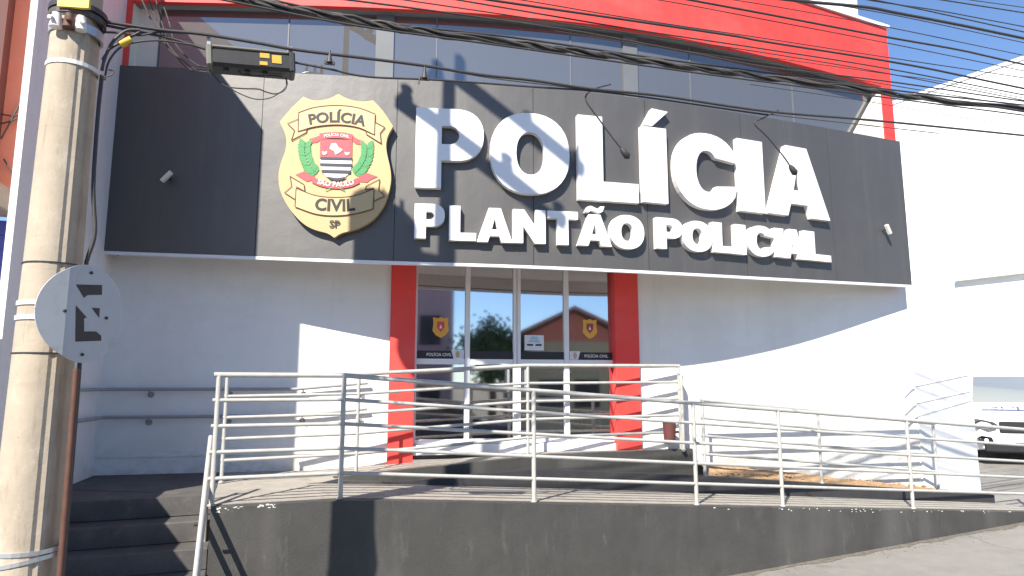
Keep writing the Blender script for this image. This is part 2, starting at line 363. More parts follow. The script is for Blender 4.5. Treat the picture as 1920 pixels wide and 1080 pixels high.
# ------------------------------------------------------------------ police station
st = thing('police_station', 'white two storey police station with red frame, glass doors and black fascia', 'building', (0, 8.65, 0))
FL = CZ-0.77                     # floor inside the doors
XL = -4.50; XR = 5.75
PLX0, PLX1 = lx(729, WALL), lx(776, WALL)
PRX0, PRX1 = lx(1153, WALL), lx(1198, WALL)
ZT = CZ+1.75                     # underside of the first floor behind the fascia
def wallbox(name, x0, x1, z0, z1, out, depth, m, parent=st, bevel=0):
    return box(name, Wp(x0, out, z0), Wp(x1, 0)-Wp(x0, 0), -WN*depth, V(0, 0, z1-z0), m, parent, bevel)
wallbox('wall', XL-0.3, PLX0-0.002, CZ-2.5, ZT, 0, 0.2, M['white'])
wallbox('wall', PRX1+0.002, XR, CZ-2.2, ZT, 0, 0.2, M['white'])
wallbox('dado_band', XL+0.02, PLX0-0.01, CZ-0.78, CZ-0.755, 0.008, 0.006, M['white'])
wallbox('red_pillar', PLX0, PLX1, FL-0.3, ZT-0.003, 0.05, 0.25, M['red'], bevel=0.004)
wallbox('red_pillar', PRX0, PRX1, FL-0.3, ZT-0.003, 0.05, 0.25, M['red'], bevel=0.004)
# soffit between fascia and wall, ledge above it, upper glazing
def strip(name, x0, x1, f0, f1, m, parent=st, n=36, xs=None):
    v = []; f = []
    for i in range(n+1):
        x = x0+(x1-x0)*i/n; v += [f0(x), f1(x)]
    for i in range(n): f.append((2*i, 2*i+2, 2*i+3, 2*i+1))
    return mesh(name, v, f, m, parent, solid_normals=False)
def loft(name, x0, x1, sect, m, parent, n=40):
    """closed section (list of points per x) swept along the curved front"""
    v = []; f = []; k = len(sect(x0))
    for i in range(n+1): v += sect(x0+(x1-x0)*i/n)
    for i in range(n):
        for j in range(k): f.append((i*k+j, i*k+(j+1) % k, (i+1)*k+(j+1) % k, (i+1)*k+j))
    f.append(tuple(range(k))); f.append(tuple(n*k+j for j in range(k))[::-1])
    return mesh(name, v, f, m, parent)
S0, S1 = -4.42, 5.695
loft('soffit', S0+0.02, S1-0.02, lambda x: [Sp(x, -0.05, szb(x)+0.17), Sp(x, -0.05, szb(x)+0.23), Wp(x+0.2, -0.01, szb(x)+0.23), Wp(x+0.2, -0.01, szb(x)+0.17)], M['soffit'], st)
GO = 0.22                         # glazing set back behind the red frame
loft('ledge', S0+0.02, S1-0.02, lambda x: [Sp(x, -0.06, szb(x)+SIGN_H-0.16), Sp(x, -0.06, szb(x)+SIGN_H-0.10), Sp(x, -GO-0.2, szb(x)+SIGN_H-0.10), Sp(x, -GO-0.2, szb(x)+SIGN_H-0.16)], M['cream'], st)
ZR0 = CZ+4.385; ZR1 = CZ+5.34      # red parapet
XLEG0 = 5.68
def red_hit(px, py): return sign_hit(px, py, -0.06)
loft('red_parapet', S0-0.02, S1+0.0, lambda x: [Sp(x, -0.06, ZR0), Sp(x, -0.06, ZR1), Sp(x, -0.13, ZR1), Sp(x, -0.13, ZR0)], M['red'], st)
loft('parapet_lining', S0-0.02, XLEG0, lambda x: [Sp(x, -0.132, ZR0+0.02), Sp(x, -0.132, ZR1-0.01), Sp(x, -GO-0.3, ZR1-0.01), Sp(x, -GO-0.3, ZR0+0.02)], M['grey_lining'], st)
loft('white_coping', S0-0.04, S1+0.03, lambda x: [Sp(x, -0.03, ZR1+0.004), Sp(x, -0.03, ZR1+0.05), Sp(x, -GO-0.35, ZR1+0.05), Sp(x, -GO-0.35, ZR1+0.004)], M['white'], st)
XLEG = 5.49
loft('red_frame_leg', XLEG, S1, lambda x: [Sp(x, -0.06, CZ+1.5), Sp(x, -0.06, ZR0-0.002), Sp(x, -GO-0.3, ZR0-0.002), Sp(x, -GO-0.3, CZ+1.5)], M['red'], st, n=3)
loft('red_frame_leg', S0-0.02, S0+0.045, lambda x: [Sp(x, -0.06, CZ+3.4), Sp(x, -0.06, ZR0-0.002), Sp(x, -0.09, ZR0-0.002), Sp(x, -0.09, CZ+3.4)], M['red'], st, n=2)
box('recess_lining', Sp(S0+0.0, -0.092, CZ+3.3), Sp(S0+0.0, -GO-0.02)-Sp(S0+0.0, -0.092), V(0.05, 0, 0), V(0, 0, ZR0-CZ-3.305), M['cream'], st)
# cream lining of the recess on the right
box('recess_lining', Sp(XLEG-0.004, -0.075, CZ+3.3), Sp(XLEG-0.004, -GO-0.02)-Sp(XLEG-0.004, -0.075), V(-0.012, 0, 0), V(0, 0, ZR0-CZ-3.305), M['cream'], st)
q_ = [sign_hit(1644, 176, -0.15), sign_hit(1597, 262, -0.15), sign_hit(1664, 280, -0.15), sign_hit(1655, 176, -0.15)]
mesh('sunlit_wedge', [p_ for p_ in q_]+[p_+V(-0.02, 0.05, 0) for p_ in q_], [(0, 1, 2, 3), (4, 5, 6, 7), (0, 1, 5, 4), (1, 2, 6, 5), (2, 3, 7, 6), (3, 0, 4, 7)], M['cream'], st)  # cut to the sunlit part of the jamb, slanted edge standing for shadow
# panes of the upper glazing with pale joints between
bounds = [S0+0.05]+[sign_hit(p, 110, -GO).x for p in (298, 541, 822, 1076, 1303, 1493)]+[XLEG]
for i in range(len(bounds)-1):
    a, b = bounds[i]+0.008, bounds[i+1]-0.008
    v = []; f = []
    n = 10
    for k in range(n+1):
        x = a+(b-a)*k/n; v += [Sp(x, -GO, CZ+3.25), Sp(x, -GO, ZR0-0.004)]
    for k in range(n): f.append((2*k, 2*k+2, 2*k+3, 2*k+1))
    mesh('window_pane', v, f, M['upglass'] if i else M['cream'], st, solid_normals=False)
    if i:
        x = bounds[i]
        box('mullion', Sp(x-0.0075, -GO-0.03, CZ+3.25), Sp(x+0.0075, -GO)-Sp(x-0.0075, -GO), sn(x)*0.038, V(0, 0, ZR0-CZ-3.256), M['pale'], st)
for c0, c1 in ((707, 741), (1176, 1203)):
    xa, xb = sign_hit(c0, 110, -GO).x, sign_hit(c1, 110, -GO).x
    box('pale_strip', Sp(xa, -GO+0.003, CZ+3.25), Sp(xb, -GO+0.003)-Sp(xa, -GO+0.003), sn(xa)*0.02, V(0, 0, ZR0-CZ-3.258), M['pale'], st)  # thin upright strips close before the panes, paler than the glass
loft('roof_slab', S0, S1, lambda x: [Sp(x, -GO-0.31, ZR1-0.2), Sp(x, -GO-0.31, ZR1-0.05), Sp(x, -9, ZR1-0.05), Sp(x, -9, ZR1-0.2)], M['white'], st, n=8)
# upper rear block that shows above the parapet on the right
pb = at(1609, 30, 12.0)
box('rear_block', V(pb.x-7.5, 12.0-1.8, CZ+4.6), V(7.5, 1.8, 0), V(-0.8, 3.2, 0), V(0, 0, 3.5), M['white'], st)
# right outer wall of the building, seen edge on
box('side_wall', Sp(S1-0.02, -0.1, CZ-2.2)+V(0, 0.5, 0), V(-0.1, 0, 0), V(-1.5, 6, 0), V(0, 0, ZR1-CZ+2.1), M['white'], st)

# ---- glass front: frames, panes, strips
DO = -0.09
DL = (WALL[0]+0.09*math.sqrt(1+WALL[1]**2), WALL[1])
def D(px, py, out=0.0):
    p = on(px, py, DL); return p+WN*out
def dx(px): return on(px, 660, DL).x
def Dp(x, out=0, z=0): return V(x, DL[0]+DL[1]*x, z)+WN*out
door_z0 = FL+0.06; door_z1 = ZT-0.05
zmid0, zmid1 = D(960, 684).z, D(960, 674).z
fr = thing('glass_door', None, None) if False else None
frames = [(769, 781), (871, 880), (961.5, 967.5), (968.5, 975), (1056.5, 1065.5), (1147, 1161)]
for i, (a, b) in enumerate(frames):
    xa, xb = dx(a), dx(b)
    box('door_stile', Dp(xa, -0.02, door_z0+0.002), Dp(xb)-Dp(xa), WN*0.065, V(0, 0, door_z1-door_z0), M['alu_white'], st, bevel=0.003)
box('door_sill', Dp(dx(769), -0.04, FL-0.06), Dp(dx(1161))-Dp(dx(769)), WN*0.12, V(0, 0, door_z0-FL+0.06), M['alu_white'], st, bevel=0.004)
gaps = [(781, 871), (880, 961.5), (975, 1056.5), (1065.5, 1147)]
panes = []
for i, (a, b) in enumerate(gaps):
    xa, xb = dx(a)+0.002, dx(b)-0.002
    d = thing('glass_door', None, None); del_keys = [k for k in d.keys()]
    d.name = 'door' ; d.parent = st
    d.location = tuple(Dp((xa+xb)/2, 0, door_z0)-V(0, 8.65, 0))
    bpy.context.view_layer.update()
    def piece(name, z0, z1, o0, o1, m, x0=xa, x1=xb):
        return box(name, Dp(x0, o0, z0), Dp(x1)-Dp(x0), WN*(o1-o0), V(0, 0, z1-z0), m, d)
    piece('rail', zmid0, zmid1, 0.0, 0.035, M['alu_white'])
    piece('rail', door_z0+0.003, door_z0+0.06, 0.0, 0.035, M['alu_white'])
    for z0, z1 in ((door_z0+0.06, zmid0), (zmid1, door_z1)):
        mesh('pane', [Dp(xa, 0.012, z0), Dp(xb, 0.012, z0), Dp(xb, 0.012, z1), Dp(xa, 0.012, z1)], [(0, 1, 2, 3)], M['doorglass'], d, solid_normals=False)
    zs0, zs1 = zmid1+0.004, zmid1+0.100
    piece('vinyl_strip', zs0, zs1, 0.016, 0.019, M['vinyl'])
    if i in (1, 2):
        xh = xb-0.07 if i == 1 else xa+0.05
        MB().tube([Dp(xh, 0.075, zmid0-0.33), Dp(xh, 0.075, zmid0-0.06)], 0.016, 8).build('handle', M['steel'], d)
    panes.append((d, xa, xb, zs0, zs1))
# text helper: built in font, flat print
def text_mesh(txt, size, bold=0.0):
    c = bpy.data.curves.new('t', 'FONT'); c.body = txt; c.size = size; c.offset = bold*size; c.align_x = 'CENTER'; c.resolution_u = 3
    o = bpy.data.objects.new('t', c); C.objects.link(o); bpy.context.view_layer.update()
    me = bpy.data.meshes.new_from_object(o.evaluated_get(bpy.context.evaluated_depsgraph_get()))
    v = [x.co.copy() for x in me.vertices]; f = [tuple(p.vertices) for p in me.polygons]
    bpy.data.objects.remove(o); bpy.data.curves.remove(c); bpy.data.meshes.remove(me); return v, f
def put_text(name, txt, size, fn, m, parent, bold=0.015):
    v, f = text_mesh(txt, size, bold)
    if not v: return None
    me = bpy.data.meshes.new(name); me.from_pydata([tuple(fn(p.x, p.y)) for p in v], [], f); me.update()
    return link(name, me, m, parent)
for i, (d, xa, xb, zs0, zs1) in enumerate(panes):
    if i == 0:
        put_text('lettering', 'POLÍCIA CIVIL', 0.052, lambda a, b: Dp(xa+0.265+a*0.93, 0.022, zs0+0.030+b), M['crest_white'], d)
        tabx = (xb-0.165, xb-0.005)
    elif i == 3:
        put_text('lettering', 'POLÍCIA CIVIL', 0.052, lambda a, b: Dp(xa+0.36+a*0.97, 0.022, zs0+0.030+b), M['crest_white'], d)
        tabx = (xa+0.01, xa+0.15)
    else: continue
    mesh('white_tab', [Dp(tabx[0]+(0.03 if i == 0 else 0), 0.021, zs0-0.0), Dp(tabx[1]-(0.03 if i == 3 else 0), 0.021, zs0), Dp(tabx[1], 0.021, zs1+0.012), Dp(tabx[0], 0.021, zs1+0.012)], [(0, 1, 2, 3)], M['paper'], d, solid_normals=False)
    cxm = (tabx[0]+tabx[1])/2
    MB().prism([[(0.028*math.cos(t*math.pi/6)*(0.9), 0.042*math.sin(t*math.pi/6)) for t in range(12)]], lambda a, b, w_: Dp(cxm+a, 0.023, (zs0+zs1)/2+0.005+b), 0, 0).build('small_badge', M['gold'], d)
# shield stickers on the panes and a paper notice
def sticker(d, cx, cz, s, dim):
    o = MB().prism([[(-.5*s, .62*s), (-.2*s, .55*s), (0, .66*s), (.2*s, .55*s), (.5*s, .62*s), (.46*s, .2*s), (.52*s, -.25*s), (.3*s, -.55*s), (0, -.72*s), (-.3*s, -.55*s), (-.52*s, -.25*s), (-.46*s, .2*s)]], lambda a, b, w_: Dp(cx+a, 0.018, cz+b), 0, 0).build('shield_sticker', dim[0], d)
    MB().prism([[(-.24*s, .34*s), (.24*s, .34*s), (.24*s, -.05*s), (0, -.36*s), (-.24*s, -.05*s)]], lambda a, b, w_: Dp(cx+a, 0.020, cz+b), 0, 0).build('sticker_crest', dim[1], d)
    MB().prism([[(-.09*s, -.1*s), (.09*s, -.1*s), (0, .16*s)]], lambda a, b, w_: Dp(cx+a, 0.022, cz+b), 0, 0).build('sticker_emblem', M['crest_white'], d)
p = D(826, 613); sticker(panes[0][0], p.x, p.z, 0.19, (M['orange'], M['crest_red']))
p = D(1105, 616); sticker(panes[3][0], p.x, p.z, 0.19, (M['orange'], M['maroon']))
a, b = D(983, 657), D(1019, 629); d = panes[2][0]
mesh('paper_notice', [Dp(a.x, 0.018, a.z), Dp(b.x, 0.018, a.z), Dp(b.x, 0.018, b.z), Dp(a.x, 0.018, b.z)], [(0, 1, 2, 3)], M['paper'], d, solid_normals=False)
nb = MB()
for q0, q1 in ((0.12, 0.44), (0.56, 0.88)):
    x0, x1 = a.x+(b.x-a.x)*q0, a.x+(b.x-a.x)*q1; z0, z1 = a.z+(b.z-a.z)*0.30, a.z+(b.z-a.z)*0.42
    nb.add([Dp(x0, 0.020, z0), Dp(x1, 0.020, z0), Dp(x1, 0.020, z1), Dp(x0, 0.020, z1)], [(0, 1, 2, 3)])
nb.build('notice_print', M['ink'], d)
nb = MB()
for k in range(4):
    x0, x1 = a.x+(b.x-a.x)*(0.2+0.04*k), a.x+(b.x-a.x)*(0.8-0.05*k); z0 = a.z+(b.z-a.z)*(0.54+0.1*k)
    nb.add([Dp(x0, 0.020, z0), Dp(x1, 0.020, z0), Dp(x1, 0.020, z0+0.011), Dp(x0, 0.020, z0+0.011)], [(0, 1, 2, 3)])
nb.build('notice_print', M['bluepanel'], d)

# ---- lobby behind the glass
RX0, RX1 = PLX0-0.6, PRX1+0.6
def Rp(x, dep, z): return Dp(x, -dep, z)
box('lobby_floor', Rp(RX0, 0.05, FL-0.12), Rp(RX1, 0, 0)-Rp(RX0, 0, 0), -WN*4.5, V(0, 0, 0.12), M['roomfloor'], st)
box('lobby_wall', Rp(RX0, 4.3, FL+0.002), Rp(RX1, 0, 0)-Rp(RX0, 0, 0), -WN*0.1, V(0, 0, 2.5), M['room'], st)
box('lobby_wall', Rp(RX0, 0.14, FL+0.002), WD*0.1, -WN*4.15, V(0, 0, 2.5), M['room'], st)
box('lobby_wall', Rp(RX1, 0.14, FL+0.002), -WD*0.1, -WN*4.15, V(0, 0, 2.5), M['room'], st)
box('lobby_ceiling', Rp(RX0, 0.10, FL+2.504), Rp(RX1, 0, 0)-Rp(RX0, 0, 0), -WN*4.4, V(0, 0, 0.1), M['room'], st)
ct = thing('reception_counter', 'pale blue reception counter behind the right door leaf', 'counter', tuple(Rp(0.5, 0.5, FL)))
box('front_panel', Rp(0.22, 0.35, FL+0.004), WD*0.62, -WN*0.05, V(0, 0, 0.92), M['bluepanel'], ct)
box('counter_top', Rp(0.18, 0.30, FL+0.926), WD*0.70, -WN*0.5, V(0, 0, 0.04), M['alu_white'], ct)
ch = thing('waiting_chair', 'dark waiting room chair behind the rightmost glass pane', 'chair', tuple(Rp(1.25, 0.9, FL)))
box('seat', Rp(1.02, 0.45, FL+0.42), WD*0.44, -WN*0.44, V(0, 0, 0.05), M['navy'], ch)
box('backrest', Rp(1.02, 0.90, FL+0.55), WD*0.44, -WN*0.04, V(0, 0, 0.42), M['navy'], ch)
for a_, b_ in ((1.04, 0.48), (1.44, 0.48), (1.04, 0.88), (1.44, 0.88)):
    MB().tube([Rp(a_, b_, FL+0.003), Rp(a_, b_, FL+0.42)], 0.014, 6).build('leg', M['steel'], ch)
tag(box('wall_poster', Rp(-1.0, 4.28, FL+1.0), WD*1.5, WN*0.02, V(0, 0, 0.55), M['maroon']), 'dark red poster on the far wall of the lobby', 'poster')

# ------------------------------------------------------------------ black fascia with its letters
fs = thing('fascia_sign', 'long black fascia over the entrance reading POLÍCIA PLANTÃO POLICIAL in white', 'sign', tuple(Sp(0.5, 0, CZ+1.35)))
cuts = [S0]+[sign_hit(p, 320).x for p in (486, 742, 1000, 1212, 1392, 1555)]+[S1]
for i in range(len(cuts)-1):
    a, b = cuts[i]+(0.003 if i else 0), cuts[i+1]-(0.003 if i < len(cuts)-2 else 0)
    loft('panel', a, b, lambda x: [Sp(x, 0, szb(x)), Sp(x, 0, szb(x)+SIGN_H), Sp(x, -0.045, szb(x)+SIGN_H), Sp(x, -0.045, szb(x))], M['sign'], fs, n=8)
loft('backing', S0+0.004, S1-0.004, lambda x: [Sp(x, -0.047, szb(x)+0.01), Sp(x, -0.047, szb(x)+SIGN_H-0.01), Sp(x, -0.055, szb(x)+SIGN_H-0.01), Sp(x, -0.055, szb(x)+0.01)], M['soffit'], fs)
loft('bottom_trim', S0+0.002, S1-0.002, lambda x: [Sp(x, 0.004, szb(x)-0.036), Sp(x, 0.004, szb(x)-0.003), Sp(x, -0.05, szb(x)-0.003), Sp(x, -0.05, szb(x)-0.036)], M['alu_white'], fs)
loft('end_return', S0, S0+0.004, lambda x: [Sp(x, -0.058, szb(x)), Sp(x, -0.058, szb(x)+SIGN_H), Sp(x, -0.5, szb(x)+SIGN_H), Sp(x, -0.5, szb(x))], M['sign'], fs, n=1)
loft('end_return', S1-0.004, S1, lambda x: [Sp(x, -0.058, szb(x)), Sp(x, -0.058, szb(x)+SIGN_H-0.1), Sp(x, -0.4, szb(x)+SIGN_H-0.1), Sp(x, -0.4, szb(x))], M['sign'], fs, n=1)

def arc(cx, cy, rx, ry, a0, a1, n=14, e=2.0):
    out = []
    for i in range(n+1):
        t = math.radians(a0+(a1-a0)*i/n); c, s = math.cos(t), math.sin(t)
        out.append((cx+rx*math.copysign(abs(c)**(2/e), c), cy+ry*math.copysign(abs(s)**(2/e), s)))
    return out
def glyph(ch):
    """outlines of one heavy capital in a unit box: list of [outer, hole ...]"""
    if ch == 'I': return [[[(0, 0), (1, 0), (1, 1), (0, 1)]]]
    if ch == 'Í': return [[[(0, 0), (1, 0), (1, 1), (0, 1)]], [[(0.08, 1.02), (0.46, 1.02), (1.10, 1.235), (0.45, 1.255)]]]
    if ch == 'L': return [[[(0, 0), (1, 0), (1, .225), (.41, .225), (.41, 1), (0, 1)]]]
    if ch == 'T': return [[[(.32, 0), (.68, 0), (.68, .77), (1, .77), (1, 1), (0, 1), (0, .77), (.32, .77)]]]
    if ch == 'P':
        o = [(0, 0), (.38, 0), (.38, .345), (.58, .345)]+arc(.58, .6725, .42, .3275, -84, 84, 16, 2.3)+[(.58, 1), (0, 1)]
        h = [(.38, .55), (.50, .55)]+arc(.50, .665, .14, .115, -80, 80, 8)+[(.50, .78), (.38, .78)]
        return [[o, h]]
    if ch == 'O': return [[arc(.5, .5, .5, .515, 0, 350, 35, 2.25), arc(.5, .5, .175, .27, 0, 350, 27, 2.2)]]
    if ch == 'C':
        o = arc(.52, .5, .52, .515, 36, 324, 32, 2.2); i_ = arc(.52, .5, .175, .28, 318, 42, 22, 2.2)
        return [[o+[(.99, .335), (.66, .36)][:1]+i_+[(.99, .655)]]]
    if ch in 'AÃ':
        o = [(0, 0), (.31, 0), (.365, .175), (.635, .175), (.69, 0), (1, 0), (.67, 1), (.33, 1)]
        r = [[o, [(.42, .37), (.58, .37), (.50, .70)]]]
        if ch == 'Ã':
            t = [(.22, 1.06), (.30, 1.24), (.40, 1.27), (.58, 1.19), (.64, 1.20), (.68, 1.27), (.80, 1.27), (.74, 1.10), (.64, 1.05), (.46, 1.12), (.38, 1.12), (.34, 1.06)]
            r.append([t])
        return r
    if ch == 'N': return [[[(0, 0), (.31, 0), (.31, .50), (.66, 0), (1, 0), (1, 1), (.69, 1), (.69, .50), (.34, 1), (0, 1)]]]
def add_letter(ch, x0, x1, yt, yb, thick=0.075):
    """letter standing on the fascia; its extent is read off the photograph"""
    out = 0.01+thick; xm = (x0+x1)/2
    pm = sign_hit(xm, (yt+yb)/2, out); n = sn(pm.x); tdir = V(-n.y, n.x, 0)
    line = (pm.y-pm.x*(tdir.y/tdir.x), tdir.y/tdir.x)
    A = on(x0, (yt+yb)/2, line); B = on(x1, (yt+yb)/2, line); T_ = on(xm, yt, line); Bt = on(xm, yb, line)
    wd = (B-A).dot(tdir); ht = T_.z-Bt.z; o = V(A.x, A.y, Bt.z)
    def frm(u, v, w_): return o+tdir*(u*wd)+V(0, 0, v*ht)+n*(w_-thick)
    mb = MB()
    for cs in glyph(ch): mb.prism(cs, frm, 0, thick)
    return mb.build('letter', M['letter'], fs)
for ch_, x0, x1, yt, yb in [('P', 779, 907, 204, 353), ('O', 919, 1068, 214, 362), ('L', 1084, 1196, 220, 377), ('Í', 1204, 1251, 239, 380),
        ('C', 1264, 1382, 252, 390), ('I', 1385, 1432, 263, 397), ('A', 1438, 1552, 276, 406),
        ('P', 777, 834, 382, 447), ('L', 842, 893, 386, 451), ('A', 894, 961, 390, 454), ('N', 962, 1023, 393, 456), ('T', 1027, 1084, 396, 459), ('Ã', 1083, 1147, 402, 461), ('O', 1144, 1208, 404, 466),
        ('P', 1231, 1280, 409, 467), ('O', 1280, 1336, 415, 471), ('L', 1337, 1379, 418, 474), ('I', 1379, 1399, 421, 477), ('C', 1401, 1452, 424, 480), ('I', 1453, 1470, 428, 482), ('A', 1468, 1508, 430, 485), ('L', 1508, 1557, 435, 489)]:
    add_letter(ch_, x0, x1, yt, yb)

# ------------------------------------------------------------------ golden shield
bc = sign_hit(632, 310, 0.08); bn = sn(bc.x); bt = V(-bn.y, bn.x, 0)
sh = thing('police_shield', 'large golden shield plaque with POLÍCIA CIVIL SP and a crest on the black fascia', 'plaque', tuple(bc))
BL = (bc.y-bc.x*(bt.y/bt.x), bt.y/bt.x)
def Z(zx, zy, w_=0.0):
    """position on the shield of a point read off the enlarged photograph"""
    p_ = on(480+zx/3.6, 170+zy/3.6, BL); return p_+bn*w_
def zuv(zx, zy): p_ = Z(zx, zy)-bc; return (p_.dot(bt), p_.z)
def BF(u, v, w_): return bc+bt*u+V(0, 0, v)+bn*w_
def flat(name, pts, lay, m, thick=0.003): return MB().prism([[zuv(*q) for q in pts]], BF, lay*0.0035, lay*0.0035+thick).build(name, m, sh)
def dense(pts, k=5): return [(p_.x, p_.y) for p_ in smooth_pts([V(x, y, 0) for x, y in pts], k)]
outl = dense([(320, 40), (375, 62), (430, 66), (500, 50), (555, 22)], 4) + dense([(555, 22), (610, 50), (680, 70), (735, 72), (790, 65)], 4)[1:] + dense([(790, 65), (860, 140), (925, 240)], 2)[1:] \
    + dense([(925, 240), (890, 305), (878, 370), (887, 440), (905, 520), (911, 600), (895, 690), (860, 780), (800, 860), (720, 915), (640, 945), (575, 963), (528, 992)], 3)[1:] \
    + dense([(528, 992), (480, 962), (400, 940), (330, 905), (260, 840), (195, 745), (160, 660), (152, 570), (167, 490), (196, 410), (205, 340), (193, 280), (160, 210)], 3)[1:] + dense([(160, 210), (240, 115), (320, 40)], 2)[1:-1]
MB().prism([[zuv(*q) for q in outl]], BF, -0.065, 0.0).build('shield_plate', M['gold'], sh)
def stroke(name, paths, lay, m, wdt=0.0075):
    mb = MB()
    for pts in paths:
        q = [zuv(*p_) for p_ in pts]
        for (a0, b0), (a1, b1) in zip(q[:-1], q[1:]):
            dx_, dy_ = a1-a0, b1-b0; l = math.hypot(dx_, dy_) or 1e-6; nx, ny = -dy_/l*wdt/2, dx_/l*wdt/2; ex, ey = dx_/l*wdt*0.3, dy_/l*wdt*0.3
            mb.add([BF(a0+nx-ex, b0+ny-ey, lay*0.0035), BF(a0-nx-ex, b0-ny-ey, lay*0.0035), BF(a1-nx+ex, b1-ny+ey, lay*0.0035), BF(a1+nx+ex, b1+ny+ey, lay*0.0035)], [(0, 1, 2, 3)])
    return mb.build(name, m, sh)
# upper ribbon
ut = dense([(290, 150), (400, 115), (550, 102), (690, 118), (805, 160)], 5); ub = dense([(800, 300), (690, 250), (550, 232), (400, 245), (285, 278)], 5)
tl = [(285, 195), (215, 225), (262, 270), (240, 338), (340, 285), (345, 262), (285, 278)]; tr = [(805, 215), (870, 250), (838, 290), (845, 358), (745, 295), (742, 275), (800, 300)]
flat('ribbon', tl, 1, M['gold_light']); flat('ribbon', tr, 1, M['gold_light']); flat('ribbon', ut+ub, 2, M['gold_light'])
stroke('ribbon_outline', [ut+ub+[ut[0]], tl, tr], 4, M['brown'])
# lower ribbon
lt = dense([(272, 660), (400, 708), (535, 722), (670, 710), (798, 664)], 5); lb = dense([(790, 800), (670, 832), (530, 845), (400, 832), (265, 785)], 5)
ll = [(265, 735), (195, 690), (243, 650), (232, 580), (325, 635), (330, 680), (275, 650)]; lr = [(800, 745), (868, 715), (828, 670), (835, 600), (745, 645), (738, 670), (795, 660)]
flat('ribbon', ll, 1, M['gold_light']); flat('ribbon', lr, 1, M['gold_light']); flat('ribbon', lt+lb, 2, M['gold_light'])
stroke('ribbon_outline', [lt+lb+[lt[0]], ll, lr], 4, M['brown'])
def arc_text(txt, pts, size, m, lay, bold=0.02, stretch=1.0):
    """text set along a curve given in enlarged-photo points"""
    path = [V(*zuv(*q), 0) for q in dense(pts, 10)]; L_ = [0]
    for a_, b_ in zip(path[:-1], path[1:]): L_.append(L_[-1]+(b_-a_).length)
    def f(a_, b_):
        s_ = min(max(L_[-1]/2+a_*stretch, 0), L_[-1]-1e-6); i = max(k for k in range(len(L_)-1) if L_[k] <= s_)
        t = (s_-L_[i])/(L_[i+1]-L_[i]); q = path[i].lerp(path[i+1], t); dd = (path[i+1]-path[i]).normalized()
        return BF(q.x-dd.y*b_, q.y+dd.x*b_, lay*0.0035)
    return put_text('lettering', txt, size, f, m, sh, bold)
arc_text('POLÍCIA', [(330, 236), (440, 218), (545, 214), (650, 224), (760, 248)], 0.165, M['ink'], 4, 0.032, 1.0)
arc_text('CIVIL', [(340, 790), (440, 808), (530, 812), (620, 812), (720, 800)], 0.185, M['ink'], 4, 0.034, 1.05)
arc_text('SP', [(440, 922), (530, 924), (620, 926)], 0.112, M['ink'], 4, 0.022, 1.05)
# crest
flat('crest_field', [(434, 330), (650, 334), (648, 462), (434, 458)], 2, M['crest_red'])
flat('crest_base', [(434, 455)]+[(648, 462)]+dense([(648, 500), (635, 550), (600, 585), (545, 606)], 3)+dense([(545, 606), (490, 590), (450, 555), (436, 500)], 3), 2, M['crest_white'])
for y0, y1, i0, i1 in ((450, 466, 434, 650), (492, 510, 434, 649), (536, 556, 444, 640)):
    flat('crest_stripe', [(i0, y0), (i1, y0+5), (i1-2, y1+5), (i0+2, y1)], 4, M['crest_dark'])
flat('crest_stripe', [(478, 582)]+dense([(545, 592), (612, 584)], 3)+dense([(590, 602), (545, 612), (500, 600)], 3), 4, M['crest_dark'])
flat('crest_map', [(508, 362), (535, 356), (545, 362), (556, 384), (588, 402), (570, 418), (548, 430), (540, 436), (530, 412), (510, 402), (498, 392), (505, 380)], 4, M['crest_white'])
flat('crest_emblem', [(447, 412), (464, 418), (482, 412), (480, 428), (464, 438), (450, 430)], 4, M['crest_white'])
flat('crest_emblem', [(600, 416), (616, 422), (634, 418), (630, 432), (616, 440), (602, 432)], 4, M['crest_white'])
ct_ = dense([(430, 292), (490, 284), (545, 282), (600, 286), (655, 298)], 4); cb_ = dense([(650, 336), (600, 326), (545, 322), (490, 324), (440, 332)], 4)
flat('red_ribbon', ct_+cb_, 3, M['crest_red'])
flat('red_ribbon', [(440, 300), (400, 316), (358, 328), (382, 340), (362, 356), (412, 350), (442, 330)], 1, M['crest_red'])
flat('red_ribbon', [(650, 305), (690, 330), (728, 342), (706, 350), (722, 368), (674, 360), (644, 336)], 1, M['crest_red'])
arc_text('POLÍCIA CIVIL', [(445, 319), (545, 309), (645, 325)], 0.045, M['crest_white'], 5, 0.02, 0.98)
st_ = dense([(384, 580), (440, 610), (545, 628), (640, 612), (690, 588)], 4); sb_ = dense([(700, 625), (640, 652), (545, 664), (440, 648), (378, 622)], 4)
flat('red_ribbon', st_+sb_, 3, M['crest_red'])
flat('red_ribbon', [(268, 568), (330, 544), (398, 554), (392, 600), (345, 616), (318, 600)], 1, M['crest_red'])
flat('red_ribbon', [(690, 570), (750, 556), (820, 582), (770, 604), (752, 620), (700, 616)], 1, M['crest_red'])
arc_text('SÃO PAULO', [(385, 612), (440, 636), (545, 650), (640, 638), (695, 612)], 0.078, M['crest_white'], 5, 0.025, 1.0)
stroke('branch_stem', [[(470, 675), (520, 655)], [(600, 677), (555, 655)]], 4, M['green'], 0.01)
